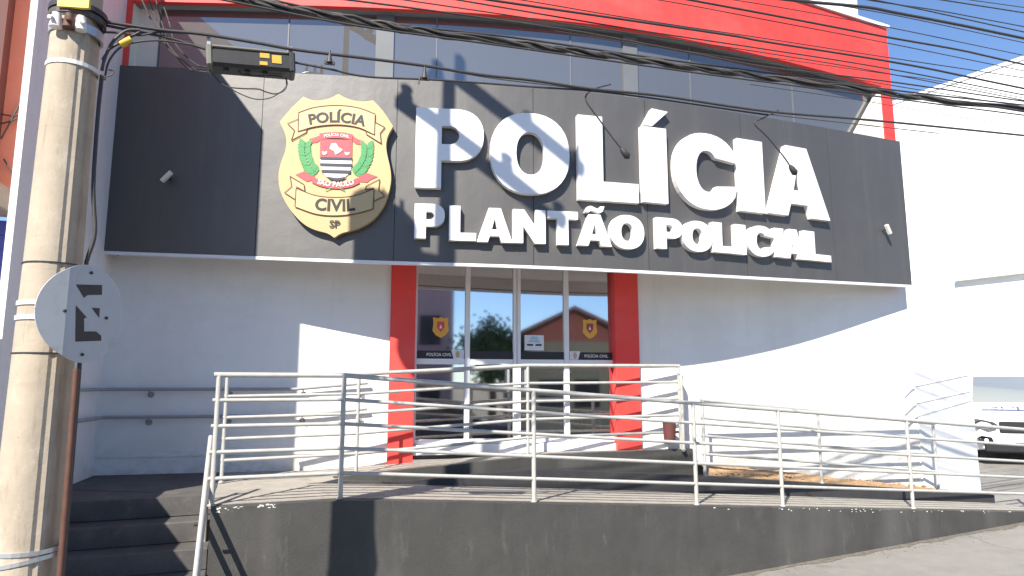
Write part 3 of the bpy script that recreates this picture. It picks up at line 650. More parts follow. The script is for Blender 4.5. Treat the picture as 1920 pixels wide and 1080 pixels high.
def laurel(spine, flip):
    sp = dense(spine, 6); q = [V(*zuv(*p_), 0) for p_ in sp]
    mb = MB()
    for i in range(0, len(q)-1, 2):
        d_ = (q[min(i+1, len(q)-1)]-q[max(i-1, 0)]).normalized()
        for s_ in (-1, 1):
            ang = s_*0.75; d2 = V(d_.x*math.cos(ang)-d_.y*math.sin(ang), d_.x*math.sin(ang)+d_.y*math.cos(ang), 0); nn = V(-d2.y, d2.x, 0)
            L_ = 0.105; b0 = q[i]
            pts = [b0, b0+d2*L_*0.4+nn*0.027, b0+d2*L_*0.8+nn*0.017, b0+d2*L_, b0+d2*L_*0.8-nn*0.017, b0+d2*L_*0.4-nn*0.027]
            mb.prism([[(p_.x, p_.y) for p_ in pts]], BF, 0.004+0.0012*(i % 3)+0.0005*s_, 0.009+0.0012*(i % 3)+0.0005*s_)
    mb.build('laurel_branch', M['green'], sh)
laurel([(410, 560), (372, 520), (342, 460), (330, 400), (334, 362)], 1)
laurel([(665, 565), (705, 525), (738, 468), (750, 410), (750, 375)], -1)

# two small floodlights standing off the fascia
def floodlight(px, py, label, tilt):
    p0 = sign_hit(px, py, 0.0); n = sn(p0.x); t = V(-n.y, n.x, 0)
    r = thing('floodlight', label, 'floodlight', tuple(p0), group='floodlights on the fascia')
    p0 = sign_hit(px, py, 0.11)-n*0.11
    MB().bar(p0+n*0.002, p0+n*0.09, 0.02, 0.02).build('bracket_arm', M['box'], r)
    c = p0+n*0.11; d = (t*math.cos(tilt)+V(0, 0, math.sin(tilt))).normalized(); e = d.cross(n).normalized()
    MB().box(c-d*0.072-e*0.021-n*0.03, d*0.144, e*0.042, n*0.05).build('housing', M['cream'], r, bevel=0.006)
    MB().box(c-d*0.062-e*0.027-n*0.022, d*0.124, e*0.004, n*0.034).build('lens', M['lamp'], r)
floodlight(312, 331, 'small pale floodlight on the shaded left end of the fascia', math.radians(48))
floodlight(1666, 430, 'small pale floodlight near the sunlit right end of the fascia', math.radians(-62))

# ------------------------------------------------------------------ party wall on the left and the neighbour beyond it
PW0 = V(XL, WALL[0]+WALL[1]*XL, 0); PD = (V(-3.80, 5.05, 0)-PW0).normalized(); PNr = V(-PD.y, PD.x, 0)
pw = thing('party_wall', 'tall lavender grey party wall in shade behind the concrete pole', 'wall', tuple(PW0))
PLEN = (V(-3.80, 5.05, 0)-PW0).length
box('wall_face', PW0+V(0, 0, 0)-PD*0.3, PD*(PLEN+0.3), -PNr*0.05, V(0, 0, CZ+4.95), M['party'], pw)
box('added_shade_end', PW0+PD*(PLEN+0.002), PD*1.45, -PNr*0.05, V(0, 0, CZ+0.34), M['party'], pw)  # low stretch added beyond the wall end to shade the steps
box('wall_base', PW0+PNr*0.003, PD*(PLEN-0.02), PNr*0.012, V(0, 0, 0.28), M['dark'], pw)
NB = (8.2, 0.30)
nbld = thing('neighbour_building', 'orange rendered shop building with blue shutter left of the pole', 'building', tuple(on(-60, 500, NB)))
def nb(px, py, out=0): 
    p_ = on(px, py, NB); return p_+V(0.287, -0.958, 0)*out
def nrect(name, px0, px1, z0, z1, o0, o1, m, bevel=0):
    a, b = on(px0, 500, NB), on(px1, 500, NB); n = V(0.287, -0.958, 0)
    return MB().box(V(a.x, a.y, z0)+n*o0, V(b.x-a.x, b.y-a.y, 0), n*(o1-o0), V(0, 0, z1-z0)).build(name, m, nbld, bevel=bevel)
zA = on(20, 372, NB).z; zB = on(20, 412, NB).z
nrect('wall', -420, 95, zA, CZ+6.5, -0.3, 0, M['orangewall'])
nrect('concrete_awning', -420, 30, zB+0.02, zA+0.02, 0.004, 0.55, M['concrete'], 0.01)
nrect('brown_column', -90, -26, zA+0.025, CZ+6.4, 0.004, 0.16, M['brown'])
for k in range(22):
    z1 = zB-0.003-k*0.15
    if z1 < 0.2: break
    nrect('shutter_slat', -400, 95, z1-0.147, z1, -0.10-0.012*(k % 2), -0.05-0.012*(k % 2), M['blue'])
tb = MB()
a, b = nb(6, 60, 0.10), nb(70, 20, 0.14)
for (p0, p1) in (((2, 235), (62, 210)), ((4, 262), (40, 196)), ((10, 300), (46, 345)), ((0, 215), (50, 216))):
    MB().tube(smooth_pts([nb(*p0, 0.03), nb((p0[0]+p1[0])/2, (p0[1]+p1[1])/2+5, 0.05), nb(*p1, 0.03)], 4), 0.008, 5).build('loose_cable', M['cable'], nbld)

# ------------------------------------------------------------------ entrance ramp, landing, steps
RW = 1.05                         # clear width of the lower flight
LZ = CZ-0.965                     # left landing level
u_a = -2.59                       # left end of the ramp block along U
u_b = -1.55                       # where the lower flight starts to fall
u_end = 7.45
def rz1(u): return LZ if u < u_b else max(LZ-(u-u_b)*0.0755, gz(u)+0.004)
ramp = thing('access_ramp', 'concrete wheelchair ramp with dark grey painted front wall before the entrance', 'ramp', tuple(S(0, 0, 0.2)))
def urange(a, b, step=0.45):
    n = max(1, int(abs(b-a)/step)); return [a+(b-a)*i/n for i in range(n+1)]
def lofts(name, us_, sect, m, parent):
    k = len(sect(us_[0])); v = []; f = []
    for u in us_: v += sect(u)
    for i in range(len(us_)-1):
        for j in range(k): f.append((i*k+j, i*k+(j+1) % k, (i+1)*k+(j+1) % k, (i+1)*k+j))
    f.append(tuple(range(k))); f.append(tuple((len(us_)-1)*k+j for j in range(k))[::-1])
    return mesh(name, v, f, m, parent)
random.seed(3)
lip = {}
def wob(u): return 0.006*math.sin(u*9.1)+0.004*math.sin(u*23.7)+0.003*math.sin(u*51)
lofts('front_wall', urange(u_a, u_end, 0.06), lambda u: [S(u, 0, gz(u)-0.1), S(u, 0, rz1(u)-0.012+wob(u)*0.6), S(u, 0.10, rz1(u)-0.006), S(u, 0.10, gz(u)-0.1)], M['dark'], ramp)
lofts('lower_flight', urange(u_a, u_end+0.2), lambda u: [S(u, 0.102, rz1(u)-0.2), S(u, 0.102, rz1(u)), S(u, RW-0.002, rz1(u)), S(u, RW-0.002, rz1(u)-0.2)], M['ramp'], ramp)
ch_ = MB(); random.seed(8)
for k in range(62):
    u = random.choice((random.uniform(1.2, u_end), random.uniform(3.2, 6.6), random.uniform(u_a, u_a+0.5))); a_ = random.uniform(0.004, 0.018); h_ = random.uniform(0.004, 0.012)
    z_ = rz1(u)-0.014-random.random()**2*0.035
    ch_.add([S(u-a_, -0.0015, z_), S(u+a_, -0.0015, z_+random.uniform(-.004, .004)), S(u+a_*0.5, -0.0015, z_+h_), S(u-a_*0.7, -0.0015, z_+h_*0.8)], [(0, 1, 2, 3)])
tag(ch_.build('paint_chips', M['crest_white'], ramp), kind='stuff')
# left end of the block (dark side wall beside the steps)
mesh('end_wall', [S(u_a, 0.0, 0.1), S(u_a, 1.05, 0.1), S(u_a, 1.05, LZ-0.012), S(u_a, 0.0, LZ-0.012), S(u_a+0.02, 0.1, 0.1), S(u_a+0.02, 1.05, 0.1), S(u_a+0.02, 1.05, LZ-0.02), S(u_a+0.02, 0.1, LZ-0.02)],
     [(0, 1, 2, 3), (4, 5, 6, 7), (0, 1, 5, 4), (2, 3, 7, 6), (0, 3, 7, 4), (1, 2, 6, 5)], M['dark'], ramp)
for u in (u_a,): pass
gr = MB(); random.seed(31)
for k in range(420):
    u = random.uniform(0.0, 7.4); n = -0.004-abs(random.gauss(0, 0.13)); r = random.uniform(0.004, 0.016)*(1.6 if random.random() < 0.06 else 1)
    c = S(u, n, gz(u)+0.002); a0 = random.random()*6
    pts = [c+U*(math.cos(a0+t)*r*random.uniform(.6, 1.3))+Nn*(math.sin(a0+t)*r*random.uniform(.6, 1.3))+V(0, 0, -0.003) for t in (0, 1.57, 3.14, 4.71)]
    gr.add(pts+[c+V(0, 0, r*0.6)], [(0, 1, 4), (1, 2, 4), (2, 3, 4), (3, 0, 4)])
tag(gr.build('grit', M['dirt']), 'fine grit and crumbs of mortar along the foot of the ramp wall', 'grit', kind='stuff')
dv = []; df = []
for i, u in enumerate(urange(-1.0, 7.6, 0.07)):
    dv += [S(u, -0.002, gz(u)+0.004), S(u, -0.05-0.05*abs(math.sin(u*3.1)+0.6*math.sin(u*7.7+1))-0.02*random.random(), gz(u)+0.004)]
for i in range(len(dv)//2-1): df.append((2*i, 2*i+1, 2*i+3, 2*i+2))
tag(mesh('dirt_line', dv, df, M['dirt'], solid_normals=False), kind='structure')
# upper flight: between the curb line and the building, rising to the door
PF = 1.32                         # platform face (its drop to the lower flight)
def xwall(u, n): # not used for geometry far from the wall
    return None
def wall_n(u):   # distance from the front line to the building wall at station u
    # solve S(u,n) on WALL
    a = FO+U*u
    return (WALL[0]+WALL[1]*a.x-a.y)/(Nn.y-WALL[1]*Nn.x)
def rz2(u):
    t = (u+1.6)/2.6; t = max(0, min(1, t)); return LZ+(FL-0.045-LZ)*t
u_p1 = 2.95
us2 = urange(u_a-1.9, u_p1, 0.3)
lofts('upper_flight', [u for u in urange(u_a+0.002, u_p1, 0.3)], lambda u: [S(u, RW+0.0 if u < -1.5 else PF, 0.3), S(u, RW+0.0 if u < -1.5 else PF, rz2(u)), S(u, wall_n(u)-0.003, rz2(u)), S(u, wall_n(u)-0.003, 0.3)], M['ramp'], ramp)
lofts('platform_face', urange(-1.48, u_p1+0.01, 0.1), lambda u: [S(u, PF-0.03, 0.4), S(u, PF-0.03, rz2(u)+0.012+wob(u)*0.5), S(u, PF+0.09, rz2(u)+0.010), S(u, PF+0.09, 0.4)], M['dark'], ramp)
box('platform_end', S(u_p1+0.012, PF-0.03, 0.3), U*0.06, Nn*(wall_n(u_p1)-PF), V(0, 0, FL-0.05-0.3), M['dark'], ramp)
def cn(u): return RW if u < 1.5 else RW-(u-1.5)*0.058
def chh(u): return max(0.02, min(0.20, (u+1.0)*0.12)) if u < 3 else 0.20-(u-3)*0.019
# black curb beside the lower flight
u_c1 = 7.62
lofts('side_curb', urange(-1.0, u_c1, 0.15), lambda u: [S(u, cn(u), rz1(u)-0.3), S(u, cn(u), rz1(u)+chh(u)), S(u, cn(u)+0.13, rz1(u)+chh(u)), S(u, cn(u)+0.13, rz1(u)-0.3)], M['curb'], ramp)
lofts('gutter_strip', urange(-1.4, u_p1, 0.3), lambda u: [S(u, RW+0.131, rz1(u)-0.3), S(u, RW+0.131, rz1(u)+0.004), S(u, PF-0.031, rz1(u)+0.004), S(u, PF-0.031, rz1(u)-0.3)], M['dark'], ramp)
# planting bed between curb and the right wall
pbed = thing('planting_bed', 'bare planting bed of orange soil between black curb and white wall', 'planter', tuple(S(4, 1.6, CZ-1.2)))
bm_ = MB(); nu, nn_ = 40, 12
random.seed(11)
hv = [[random.uniform(-1, 1) for _ in range(nn_+1)] for _ in range(nu+1)]
vv = []
for i in range(nu+1):
    u = u_p1+0.08+(7.2-u_p1)*i/nu
    nmax = min(wall_n(u)-0.005, 3.2)
    for j in range(nn_+1):
        t = j/nn_; z = rz1(u)+chh(u)-0.03+0.10*math.sin(math.pi*min(1, t*1.4))*(1-i/nu*0.7)+hv[i][j]*0.016+(0.16*t*(1-i/nu))
        vv.append(S(u, cn(u)+0.132+(max(nmax-0.06*(u > 4.5), cn(u)+0.16)-cn(u)-0.14)*t, z))
bm_.add(vv, [(i*(nn_+1)+j, (i+1)*(nn_+1)+j, (i+1)*(nn_+1)+j+1, i*(nn_+1)+j+1) for i in range(nu) for j in range(nn_)], True)
bm_.build('soil', M['soil'], pbed)
cl = MB(); random.seed(5)
for k in range(160):
    u = random.uniform(u_p1+0.2, 6.6); n = cn(u)+0.17+random.random()**1.5*max(0.02, wall_n(u)-cn(u)-0.25); r = random.uniform(0.012, 0.04)
    c = S(u, n, rz1(u)+chh(u)+0.06*random.random())
    pts = [c+V(math.cos(t)*r*random.uniform(.7, 1.2), math.sin(t)*r*random.uniform(.7, 1.2), 0) for t in (0, 1.25, 2.5, 3.77, 5.0)]
    cl.add(pts+[c+V(0, 0, r*random.uniform(.5, 1.1)), c-V(0, 0, r*0.5)], [(i, (i+1) % 5, 5) for i in range(5)]+[((i+1) % 5, i, 6) for i in range(5)])
tag(cl.build('soil_clods', M['soil'], pbed), kind='stuff')
tw = MB(); random.seed(15)
for k in range(60):
    u = random.uniform(u_p1+0.2, 4.6); n = RW+0.35+random.random()*0.8; c = S(u, n, rz1(u)+chh(u)+0.03)
    for q in range(4):
        d_ = V(random.uniform(-1, 1), random.uniform(-1, 1), random.uniform(0.3, 1)).normalized()*random.uniform(0.04, 0.10); s_ = d_.cross(V(0, 0, 1)).normalized()*0.006
        tw.add([c-s_, c+s_, c+d_], [(0, 1, 2)])
tag(tw.build('dry_grass', M['leaf'], pbed), kind='stuff')

# steps at the left, climbing from the pavement to the landing
stp = thing('entrance_steps', 'dark grey painted steps between the party wall and the ramp end', 'steps', tuple(S(-3.4, 0.3, 0.2)))
u_l = -5.2
nosing = 0.63                     # n of the top nosing
levels = []
z = LZ; n0 = nosing
def edge_u(n):  # party wall station at distance n
    # intersection of S(u,n) with the party wall plane
    a = FO+Nn*n-PW0; return -(a.dot(PNr))/U.dot(PNr)
k = 0
box('landing', S(u_a-0.004, nosing, LZ-0.16), U*(edge_u(nosing)+0.01-u_a), Nn*2.3, V(0, 0, 0.16), M['step'], stp)
while z-0.168 > gz(-4)-0.02:
    z -= 0.168; n1 = n0; n0 = n0-0.27; k += 1
    eu = min(edge_u(n0), edge_u(n1))
    MB().box(S(u_a-0.004, n0, z-0.168), U*(eu+0.006-u_a), Nn*(n1-n0+0.02), V(0, 0, 0.168)).build('step', M['step'], stp, bevel=0.008)
box('riser_fill', S(u_a-0.006, nosing+0.025, 0.0), U*(edge_u(nosing)+0.02-u_a), Nn*0.1, V(0, 0, LZ-0.165), M['step'], stp)
# landing surface in front of the wall, left part of the upper level
mesh('landing_wedge', [S(u_a-0.004, nosing+0.02, LZ-0.10), S(u_a+0.004, wall_n(u_a)-0.003, LZ-0.1), V(XL+0.01, WALL[0]+WALL[1]*XL-0.003, LZ-0.1), PW0+PD*1.0+V(0.005, 0, LZ-0.1),
     S(u_a-0.004, nosing+0.02, LZ+0.003), S(u_a+0.004, wall_n(u_a)-0.003, LZ+0.003), V(XL+0.01, WALL[0]+WALL[1]*XL-0.003, LZ+0.003), PW0+PD*1.0+V(0.005, 0, LZ+0.003)],
     [(0, 1, 2, 3), (4, 5, 6, 7), (0, 1, 5, 4), (1, 2, 6, 5), (2, 3, 7, 6), (3, 0, 4, 7)], M['step'], stp)

# ------------------------------------------------------------------ railings
def railing(label, posts, top, heights, name='ramp_railing', rpost=0.022, rrail=0.017, rtop=0.022, m=None, sub=1, over=0.05, group=None):
    """posts: list of base points; rails follow them at the given heights"""
    m = m or M['rail']
    r = thing(name, label, 'railing', tuple(posts[0]))
    for p_ in posts:
        MB().tube([p_-V(0, 0, 0.02), p_+V(0, 0, top-0.005)], rpost, 8).build('post', m, r)
        MB().tube([p_-V(0, 0, 0.004), p_+V(0, 0, 0.008)], rpost*1.5, 10).build('base_plate', m, r)
    for h in heights:
        pts = [p_+V(0, 0, h) for p_ in posts]
        if over:
            d0 = (pts[0]-pts[1]).normalized(); d1 = (pts[-1]-pts[-2]).normalized()
            pts = [pts[0]+d0*over]+pts+[pts[-1]+d1*over]
        MB().tube(pts, rtop if h == heights[0] else rrail, 8).build('rail', m, r)
    return r
H5 = [1.05, 0.84, 0.63, 0.42, 0.21]
def fpost(px): 
    x = on(px, 945, FRONT).x; u = (V(x, FRONT[0]+FRONT[1]*x, 0)-FO).dot(U); return S(u, 0.06, rz1(u))
fp = [fpost(p_) for p_ in (396, 639, 1006, 1313, 1475, 1720, 1960)]
railing('white painted pipe railing along the street edge of the ramp', fp, 1.05, H5, over=0.04)
def bpost(px, n=1.37):
    line_a = FO+Nn*n; line = (line_a.y-0.386*line_a.x, 0.386); x = on(px, 870, line).x; u = (V(x, line[0]+line[1]*x, 0)-line_a).dot(U); return S(u, n, rz2(u)+0.012)
bp = [bpost(p_) for p_ in (417, 668, 990, 1278)]
railing('white pipe railing between the two ramp flights before the glass doors', bp, 1.05, H5, rpost=0.02, over=0.02)
# short return at the right end of the landing
e0 = bp[-1]; e1 = e0+Nn*(wall_n((e0-FO).dot(U))-1.37-0.25)+U*-0.05
em = e0.lerp(e1, 0.55)
railing('short pipe railing closing the right end of the door landing', [e0.lerp(e1, 0.06), em, e1], 0.95, [0.95, 0.75, 0.55, 0.35], rpost=0.02, over=0.0)
def cpost(px, n=1.13):
    for _ in range(6):
        q = cpost0(px, n); n = cn((q-FO).dot(U))+0.065
    return q
def cpost0(px, n):
    line_a = FO+Nn*n; line = (line_a.y-0.386*line_a.x, 0.386); x = on(px, 890, line).x; u = (V(x, line[0]+line[1]*x, 0)-line_a).dot(U); return S(u, n, rz1(u)+chh(u))
cp = [cpost(p_) for p_ in (1322, 1540, 1757)]
railing('white pipe railing standing on the black curb of the planting bed', cp, 0.92, [0.92, 0.70, 0.48, 0.26], rpost=0.02, over=0.03)
# stair rail beside the steps (two parallel pipes on two posts)
sr = thing('stair_railing', 'sloping white double pipe handrail beside the dark steps', 'railing', tuple(S(u_a-0.06, 0, 0.3)))
q0 = S(u_a-0.05, 0.45, LZ+0.52); q1 = S(u_a-0.05, -0.62, LZ-0.42)
for dz in (0, -0.22): MB().tube([q0+V(0, 0, dz), q1+V(0, 0, dz), q1+V(0, 0, dz-0.16)], 0.021, 8).build('rail', M['rail'], sr)
for t in (0.1, 0.9):
    q = q0.lerp(q1, t); MB().tube([q, V(q.x, q.y, LZ-0.168*round(max(0, (nosing-(q-FO).dot(Nn))/0.27)+0.5))], 0.02, 8).build('post', M['rail'], sr)
MB().tube([q0.lerp(q1, 0.62)+V(0, 0, -0.03), q0.lerp(q1, 0.62)+V(-0.05, -0.02, -0.03)], 0.012, 6).build('bolt', M['box'], sr)
# handrail on the back wall
wh = thing('wall_handrail', 'grey double handrail fixed to the shaded white wall and party wall', 'handrail', tuple(Wp(-3.5, 0.07, LZ+0.8)))
xk = lx(690, WALL)
for h in (0.92, 0.62):
    pts = [PW0+PD*2.3+PNr*0.07+V(0, 0, LZ+h-0.75), PW0+PD*1.15+PNr*0.07+V(0, 0, LZ+h), PW0+PD*0.1+PNr*0.07+V(0, 0, LZ+h), Wp(XL+0.12, 0.07, LZ+h), Wp(-2.5, 0.07, LZ+h), Wp(xk, 0.07, LZ+h+0.07)]
    MB().tube(pts, 0.018, 8).build('rail', M['railgrey'], wh)
    for x in (-4.0, -3.2, -2.42, -1.8):
        MB().tube([Wp(x, 0.0, LZ+h-0.06), Wp(x, 0.07, LZ+h-0.05), Wp(x, 0.07, LZ+h)], 0.009, 6).tube([Wp(x, 0.001, LZ+h-0.06), Wp(x, 0.012, LZ+h-0.06)], 0.035, 10).build('bracket', M['railgrey'], wh)
# a small bin by the right pillar
bpz = on(1256, 832, (WALL[0]-0.25, WALL[1]))
bn_ = thing('waste_bin', 'small brown waste bin by the white wall right of the doors', 'bin', tuple(bpz))
MB().tube([bpz+V(0, 0, 0.0), bpz+V(0, 0, 0.26)], [0.07, 0.085], 12).build('bin_body', M['brown'], bn_)
MB().tube([bpz+V(0, 0, 0.262), bpz+V(0, 0, 0.285)], 0.09, 12).build('rim', M['box'], bn_)

# ------------------------------------------------------------------ right side: low wall, white neighbour, car
LWL0, LWL1 = V(5.78, 9.79, 0), V(7.18, 10.70, 0)
ld = (LWL1-LWL0).normalized(); ln = V(ld.y, -ld.x, 0)
lw = thing('boundary_wall', 'low white painted boundary wall right of the station', 'wall', tuple(LWL0))
LLINE = (LWL0.y-LWL0.x*ld.y/ld.x, ld.y/ld.x)
zt0, zt1 = CZ+0.92, CZ+1.25
L_ = (LWL1-LWL0).length
mesh('wall_face', [LWL0+V(0, 0, 0.3), LWL1+V(0, 0, 0.3), LWL1+V(0, 0, zt1), LWL0+V(0, 0, zt0)]+[p_-ln*0.15 for p_ in (LWL0+V(0, 0, 0.3), LWL1+V(0, 0, 0.3), LWL1+V(0, 0, zt1), LWL0+V(0, 0, zt0))],
     [(0, 1, 2, 3), (4, 5, 6, 7), (0, 1, 5, 4), (1, 2, 6, 5), (2, 3, 7, 6), (3, 0, 4, 7)], M['plain'], lw)
for (x0, y0, x1, y1, t_) in ((1703, 781, 1820, 747, 0.035), (1697, 759, 1818, 732, 0.018), (1696, 727, 1815, 702, 0.014)):
    a, b = on(x0, y0, LLINE), on(x1, y1, LLINE)
    MB().box(a+ln*0.002-V(0, 0, t_), b-a, ln*0.007, V(0, 0, t_)).build('ledge', M['plain'], lw)
# white neighbour running back along the driveway
WA, WB = V(9.6, 21.5, 0), V(16.4, 9.5, 0)
a_ = at(1690, 193, 18.9); b_ = at(1920, 110, 16.3)
rd = V(b_.x-a_.x, b_.y-a_.y, 0).normalized(); rn = V(-rd.y, rd.x, 0)
if rn.x > 0: rn = -rn
RA = V(a_.x, a_.y, 0)-rd*9; RB = V(b_.x, b_.y, 0)+rd*3.5
wnb = thing('white_neighbour_building', 'plain white overlit building wall along the right driveway', 'building', tuple(RA))
ztop = (a_.z+b_.z)/2
box('wall', RA+V(0, 0, 0.2), RB-RA, -rn*4, V(0, 0, ztop-0.2), M['plain'], wnb)
box('coping', RA+rn*0.03+V(0, 0, ztop+0.003), RB-RA, -rn*4.1, V(0, 0, 0.10), M['plain'], wnb)
RLINE = (RA.y-RA.x*rd.y/rd.x, rd.y/rd.x)
a, b = on(1796, 521, RLINE), on(1920, 507, RLINE)
MB().box(V(a.x, a.y, a.z-0.10)+rn*0.002, (b-a)*1.8*V(1, 1, 0).length/1.4142 if False else V(b.x-a.x, b.y-a.y, 0)*1.8, rn*0.16, V(0, 0, 0.13)).build('ledge', M['cream'], wnb)
a, b = on(1690, 403, RLINE), on(1786, 406, RLINE)
MB().box(V(a.x, a.y, a.z)+rn*0.002, V(b.x-a.x, b.y-a.y, 0), rn*0.012, V(0, 0, 0.025)).build('joint_strip', M['cream'], wnb)
# yard wall closing the driveway behind the car
yw0 = V(8.2, 19.5, 0)
yw = thing('yard_wall', 'white yard wall behind the parked police car', 'wall', tuple(yw0))
box('wall_face', yw0+V(0, 0, 0.4), V(7, 1.0, 0), V(-0.03, 0.2, 0), V(0, 0, 3.6), M['plain'], yw)

def wheel(parent, c, ax, r=0.34, wd=0.21):
    t = MB().tube([c-ax*wd/2, c-ax*wd/2*0.9, c+ax*wd/2*0.9, c+ax*wd/2], [r*0.93, r, r, r*0.93], 24)
    w_ = t.build('wheel', M['rubber'], parent)
    MB().tube([c-ax*(wd/2+0.004), c+ax*(wd/2+0.004)], r*0.62, 16).build('rim', M['steel'], w_)
def suv(label, pos, fwd, paint, police=True, z0=0, cat='car', name='police_car', fam=None):
    f = Vector(fwd).normalized(); s_ = V(-f.y, f.x, 0)*-1            # s_: car's left-right axis
    o = Vector(pos); car = thing(name, label, cat, tuple(o))
    def cp_(x, l, z): return o+s_*x-f*l+V(0, 0, z*(1.12 if police else 1.0))                    # l runs from the nose backwards
    # lower body as lofted sections from the nose backwards
    secs = [(0.00, .62, .36, .76), (0.05, .76, .30, .84), (0.25, .86, .26, .94), (0.6, .90, .25, 1.00), (1.25, .91, .24, 1.05), (3.2, .91, .24, 1.06), (4.1, .88, .26, 1.02), (4.35, .78, .36, .92)]
    v = []; fc = []; K = 10
    for l, hw, zb, zt in secs:
        prof = [(-hw*.93, zb), (-hw, zb+.18), (-hw, zt-.22), (-hw*.94, zt-.07), (-hw*.75, zt), (hw*.75, zt), (hw*.94, zt-.07), (hw, zt-.22), (hw, zb+.18), (hw*.93, zb)]
        v += [cp_(x, l, z) for x, z in prof]
    for i in range(len(secs)-1):
        for j in range(K): fc.append((i*K+j, i*K+(j+1) % K, (i+1)*K+(j+1) % K, (i+1)*K+j))
    fc.append(tuple(range(K))); fc.append(tuple((len(secs)-1)*K+j for j in range(K)))
    body = mesh('body', v, fc, paint, car, smooth=False)
    # cabin
    cs = [(1.22, .80, 1.03, 1.035), (1.95, .74, 1.03, 1.60), (2.3, .735, 1.03, 1.65), (3.4, .73, 1.03, 1.63), (4.15, .76, 1.02, 1.05)]
    v = []; fc = []; K = 6
    for l, hw, zb, zt in cs:
        v += [cp_(x, l, z) for x, z in ((-.80, zb), (-hw, max(zt-.10, zb+.001)), (-hw*.86, zt), (hw*.86, zt), (hw, max(zt-.10, zb+.001)), (.80, zb))]
    for i in range(len(cs)-1):
        for j in range(K): fc.append((i*K+j, i*K+(j+1) % K, (i+1)*K+(j+1) % K, (i+1)*K+j))
    mesh('roof', v, fc, paint, car)
    mesh('windscreen', [cp_(-.72, 1.27, 1.075), cp_(.72, 1.27, 1.075), cp_(.60, 1.90, 1.575), cp_(-.60, 1.90, 1.575)], [(0, 1, 2, 3)], M['screen'] if police else M['carglass'], car, solid_normals=False)
    for sg in (-1, 1):
        mesh('side_window', [cp_(sg*.80, 1.75, 1.09), cp_(sg*.803, 3.7, 1.09), cp_(sg*.752, 3.35, 1.52), cp_(sg*.757, 2.05, 1.52)], [(0, 1, 2, 3)], M['carglass'], car, solid_normals=False)
        def nose(a_): return 0.0 if a_ < .62 else (.05*(a_-.62)/.14 if a_ < .76 else .05+.2*(a_-.76)/.10)
        MB().prism([[(.46, .03), (.52, .08), (.70, .12), (.84, .13), (.855, .05), (.80, -.03), (.62, -.05), (.50, -.02)]], lambda a_, b_, w_: cp_(sg*a_, nose(a_)+0.02-w_+max(0, b_)*0.25, .68+b_), 0, 0.085).build('headlight', M['lamp'], car)
        MB().prism([[(.55, -.02), (.58, .05), (.74, .07), (.80, .02), (.76, -.05), (.60, -.06)]], lambda a_, b_, w_: cp_(sg*a_, nose(a_)+0.03-w_, .45+b_), 0, 0.085).build('fog_lamp', M['carblack'], car)
        MB().tube([cp_(sg*.67, nose(.67)-0.05, .45), cp_(sg*.67, nose(.67)-0.072, .45)], 0.035, 10).build('fog_lens', M['alu_white'], car)
        MB().box(cp_(sg*.90-0.02, 1.42, 1.05), s_*(sg*0.20), -f*0.09, V(0, 0, 0.15)).build('mirror', paint if police else M['carblack'], car, bevel=0.02)
        for l in (0.85, 3.45): wheel(car, cp_(sg*.84, l, .33), s_)
    MB().box(cp_(-.44, .10, .58), s_*.88, f*0.135, V(0, 0, 0.22)).build('grille', M['carblack'], car, bevel=0.02)
    MB().box(cp_(-.70, .08, .24), s_*1.40, f*0.10, V(0, 0, 0.20)).build('lower_bumper', M['carblack'], car, bevel=0.03)
    MB().box(cp_(-.20, -.03, .42), s_*.40, f*0.012, V(0, 0, 0.13)).build('number_plate', M['alu_white'], car)
    if police:
        mesh('hood_stripe', [cp_(-.66, .30, .952), cp_(.66, .30, .952), cp_(.66, .45, .975), cp_(-.66, .45, .975)], [(0, 1, 2, 3)], M['navy'], car, solid_normals=False)
        put_text('lettering', 'POLÍCIA', 0.26, lambda a_, b_: cp_(a_*1.05 if True else a_, .72-b_*1.3, 1.018-0.0+0.02*(0.72-(.72-b_*1.3))*-1), M['ink'], car, 0.02)
    return car
carx = at(1834, 846, 13.7)
gzc = gz((carx-FO).dot(U))
fwd = V(-0.475, -0.88, 0).normalized(); sx = V(-fwd.y, fwd.x, 0)*-1
side = V(0.88, -0.475, 0)
suv('white police car parked in the driveway at the right edge', V(carx.x, carx.y, gzc)+side*0.82, fwd, M['carwhite'])

# ------------------------------------------------------------------ utility pole and what hangs on it
PO = V(-2.47, 3.60, 0)
zg = gz((PO-FO).dot(U))
pole = thing('utility_pole', 'weathered concrete utility pole in the left foreground', 'utility pole', tuple(PO+V(0, 0, zg)))
def prad(z): return 0.152-0.0115*(z-1.9)
nS = 48; rings = []; v = []; f = []
zs = [zg-0.3]+[zg+0.5*i for i in range(0, 21)]
rot0 = math.radians(-28)
for z in zs:
    r = prad(z)
    for k in range(nS):
        t = 2*math.pi*k/nS+rot0
        ta = (math.degrees(t)+180) % 360-180
        rr = r*(1+0.004*math.sin(z*7+k))
        if -32 < ta < 50: rr = r*math.cos(math.radians(41))/math.cos(math.radians(ta-9))
        if -44 < ta < -36: rr *= 0.955
        v.append(PO+V(math.cos(t)*rr, math.sin(t)*rr, z))
for i in range(len(zs)-1):
    for k in range(nS): f.append((i*nS+k, i*nS+(k+1) % nS, (i+1)*nS+(k+1) % nS, (i+1)*nS+k))
f.append(tuple((len(zs)-1)*nS+k for k in range(nS)))
mesh('shaft', v, f, M['pole'], pole, smooth=True); edge_split = pole.children[-1].data.set_sharp_from_angle(angle=math.radians(25))
def zpole(py, px=110): return at(px, py, 3.45).z
